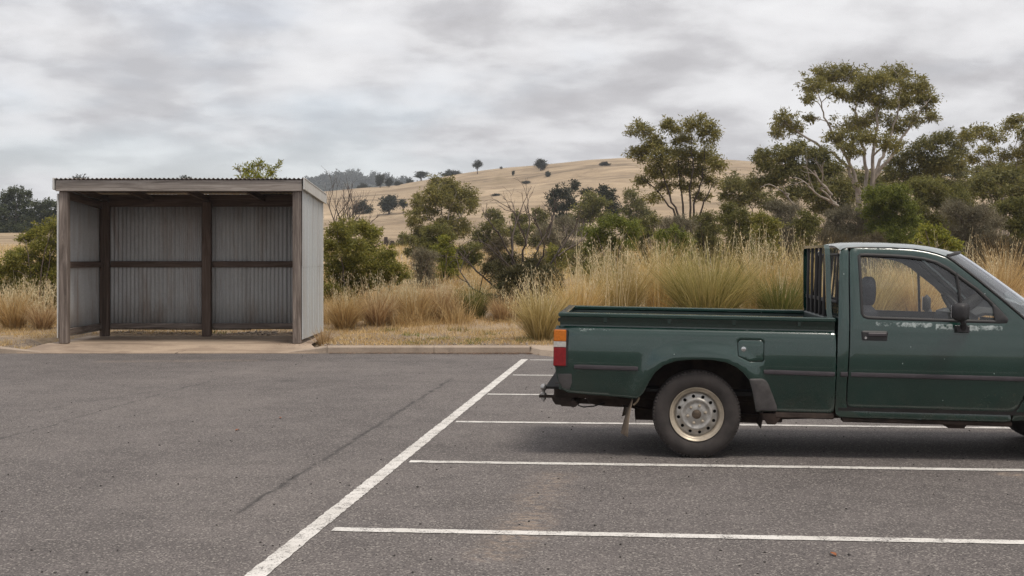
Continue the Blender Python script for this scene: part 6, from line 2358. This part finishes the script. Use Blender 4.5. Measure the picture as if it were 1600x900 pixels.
def pebbles(name, X, Y, Z, r, mat, label):
    n = len(X)
    oc = np.array([[1, 0, 0], [0, 1, 0], [-1, 0, 0], [0, -1, 0], [0, 0, .7], [0, 0, -.5]])
    fo = np.array([[0, 1, 4], [1, 2, 4], [2, 3, 4], [3, 0, 4], [1, 0, 5], [2, 1, 5], [3, 2, 5], [0, 3, 5]])
    v = oc[None] * r[:, None, None] * rng.uniform(.6, 1.4, (n, 6, 1)) + np.stack([X, Y, Z], 1)[:, None, :]
    f = (fo[None] + (np.arange(n) * 6)[:, None, None]).reshape(-1, 3)
    tag(link(name, mesh_np(name, v.reshape(-1, 3), f), mat), label, 'stones', None, 'stuff')


n = 420
Y = 6 + rng.uniform(size=n) ** 1.3 * 15.3
X = rng.uniform(-.42, .42, n) * Y
pebbles('asphalt_grit', X, Y, np.full(n, .003), rng.uniform(.003, .011, n), simple('grit', (.05, .045, .042), .9, var=.7, nscale=3), 'dark loose grit scattered over the asphalt')
n = 1500
X = np.concatenate([rng.uniform(-8.2, 1.2, 900), rng.uniform(-7.7, -3.5, 600)])
Y = np.concatenate([rng.uniform(21.8, 23.8, 900), rng.uniform(24.78, 25.6, 600)])
k = clear_of_slab(X, Y + .2) | (Y > 24.76)
X, Y = X[k], Y[k]
pebbles('verge_stones', X, Y, H(X, Y) + .004, rng.uniform(.008, .035, len(X)), simple('stones', (.27, .22, .175), .9, var=.5, nscale=2), 'small pale stones on the bare patches of the verge')
# a few single leaves on the asphalt
lf = simple('orange_leaf', (.30, .10, .035), .8)
for (px, py, lab) in ((371, 673, 'orange fallen leaf lying on open asphalt left of centre'), (438, 654, 'tan fallen leaf on the asphalt nearer the long white line'), (1302, 868, 'curled brown leaf on the asphalt at lower right')):
    b = gp(px, py)
    a = random.uniform(0, 6)
    m = MB()
    rows = []
    for i in range(7):
        t = i / 6
        wv = .017 * math.sin(math.pi * min(1, t * 1.05)) ** .8 + .0008
        rows.append([(-.06 + .12 * t, s * wv, .006 + .012 * abs(s) + .010 * math.sin(t * 3)) for s in (-1, 0, 1)])
    o = m.grid(rows).build('fallen_leaf', lf, None, True, None)
    o.location = (b.x, b.y, 0.001)
    o.scale = (.7, .7, .5)
    o.rotation_euler = (0, 0, a)
    tag(o, lab, 'leaf', 'single leaves on the asphalt')
# old stumps on the valley floor
for px, lab, hh2 in ((603, 'taller of two old weathered posts on the valley floor', 16), (613, 'shorter of two old weathered posts on the valley floor', 10)):
    b = gnd(px, 96)
    k = 96 / FPX
    o = MB().box((0, 0, hh2 * k / 2), (5.5 * k, 5.5 * k, hh2 * k), .03).box((.05, 0, hh2 * k * .55), (6.2 * k, 4.5 * k, hh2 * k * .25), .03).build('old_post', W_dark)
    o.location = (b[0], b[1], b[2])
    tag(o, lab, 'post', 'old posts in the paddock')

# ================================================================== HAZE
hz = MB()
hz.add([(x, y, z) for x in (-1600, 1600) for y in (-1000, 1650) for z in (-12, 118)],
       [(0, 1, 3, 2), (4, 6, 7, 5), (0, 4, 5, 1), (2, 3, 7, 6), (0, 2, 6, 4), (1, 5, 7, 3)])
mh = bpy.data.materials.new('haze')
mh.use_nodes = True
nt = mh.node_tree
nt.nodes.clear()
oo = nt.nodes.new('ShaderNodeOutputMaterial')
pv = nt.nodes.new('ShaderNodeVolumePrincipled')
pv.inputs['Color'].default_value = (.88, .93, 1.0, 1)
pv.inputs['Density'].default_value = 0.00030
pv.inputs['Anisotropy'].default_value = 0.2
L(nt, pv.outputs[0], oo.inputs['Volume'])
hzo = hz.build('haze', mh)
tag(hzo, 'thin haze in the air', None, None, 'stuff')
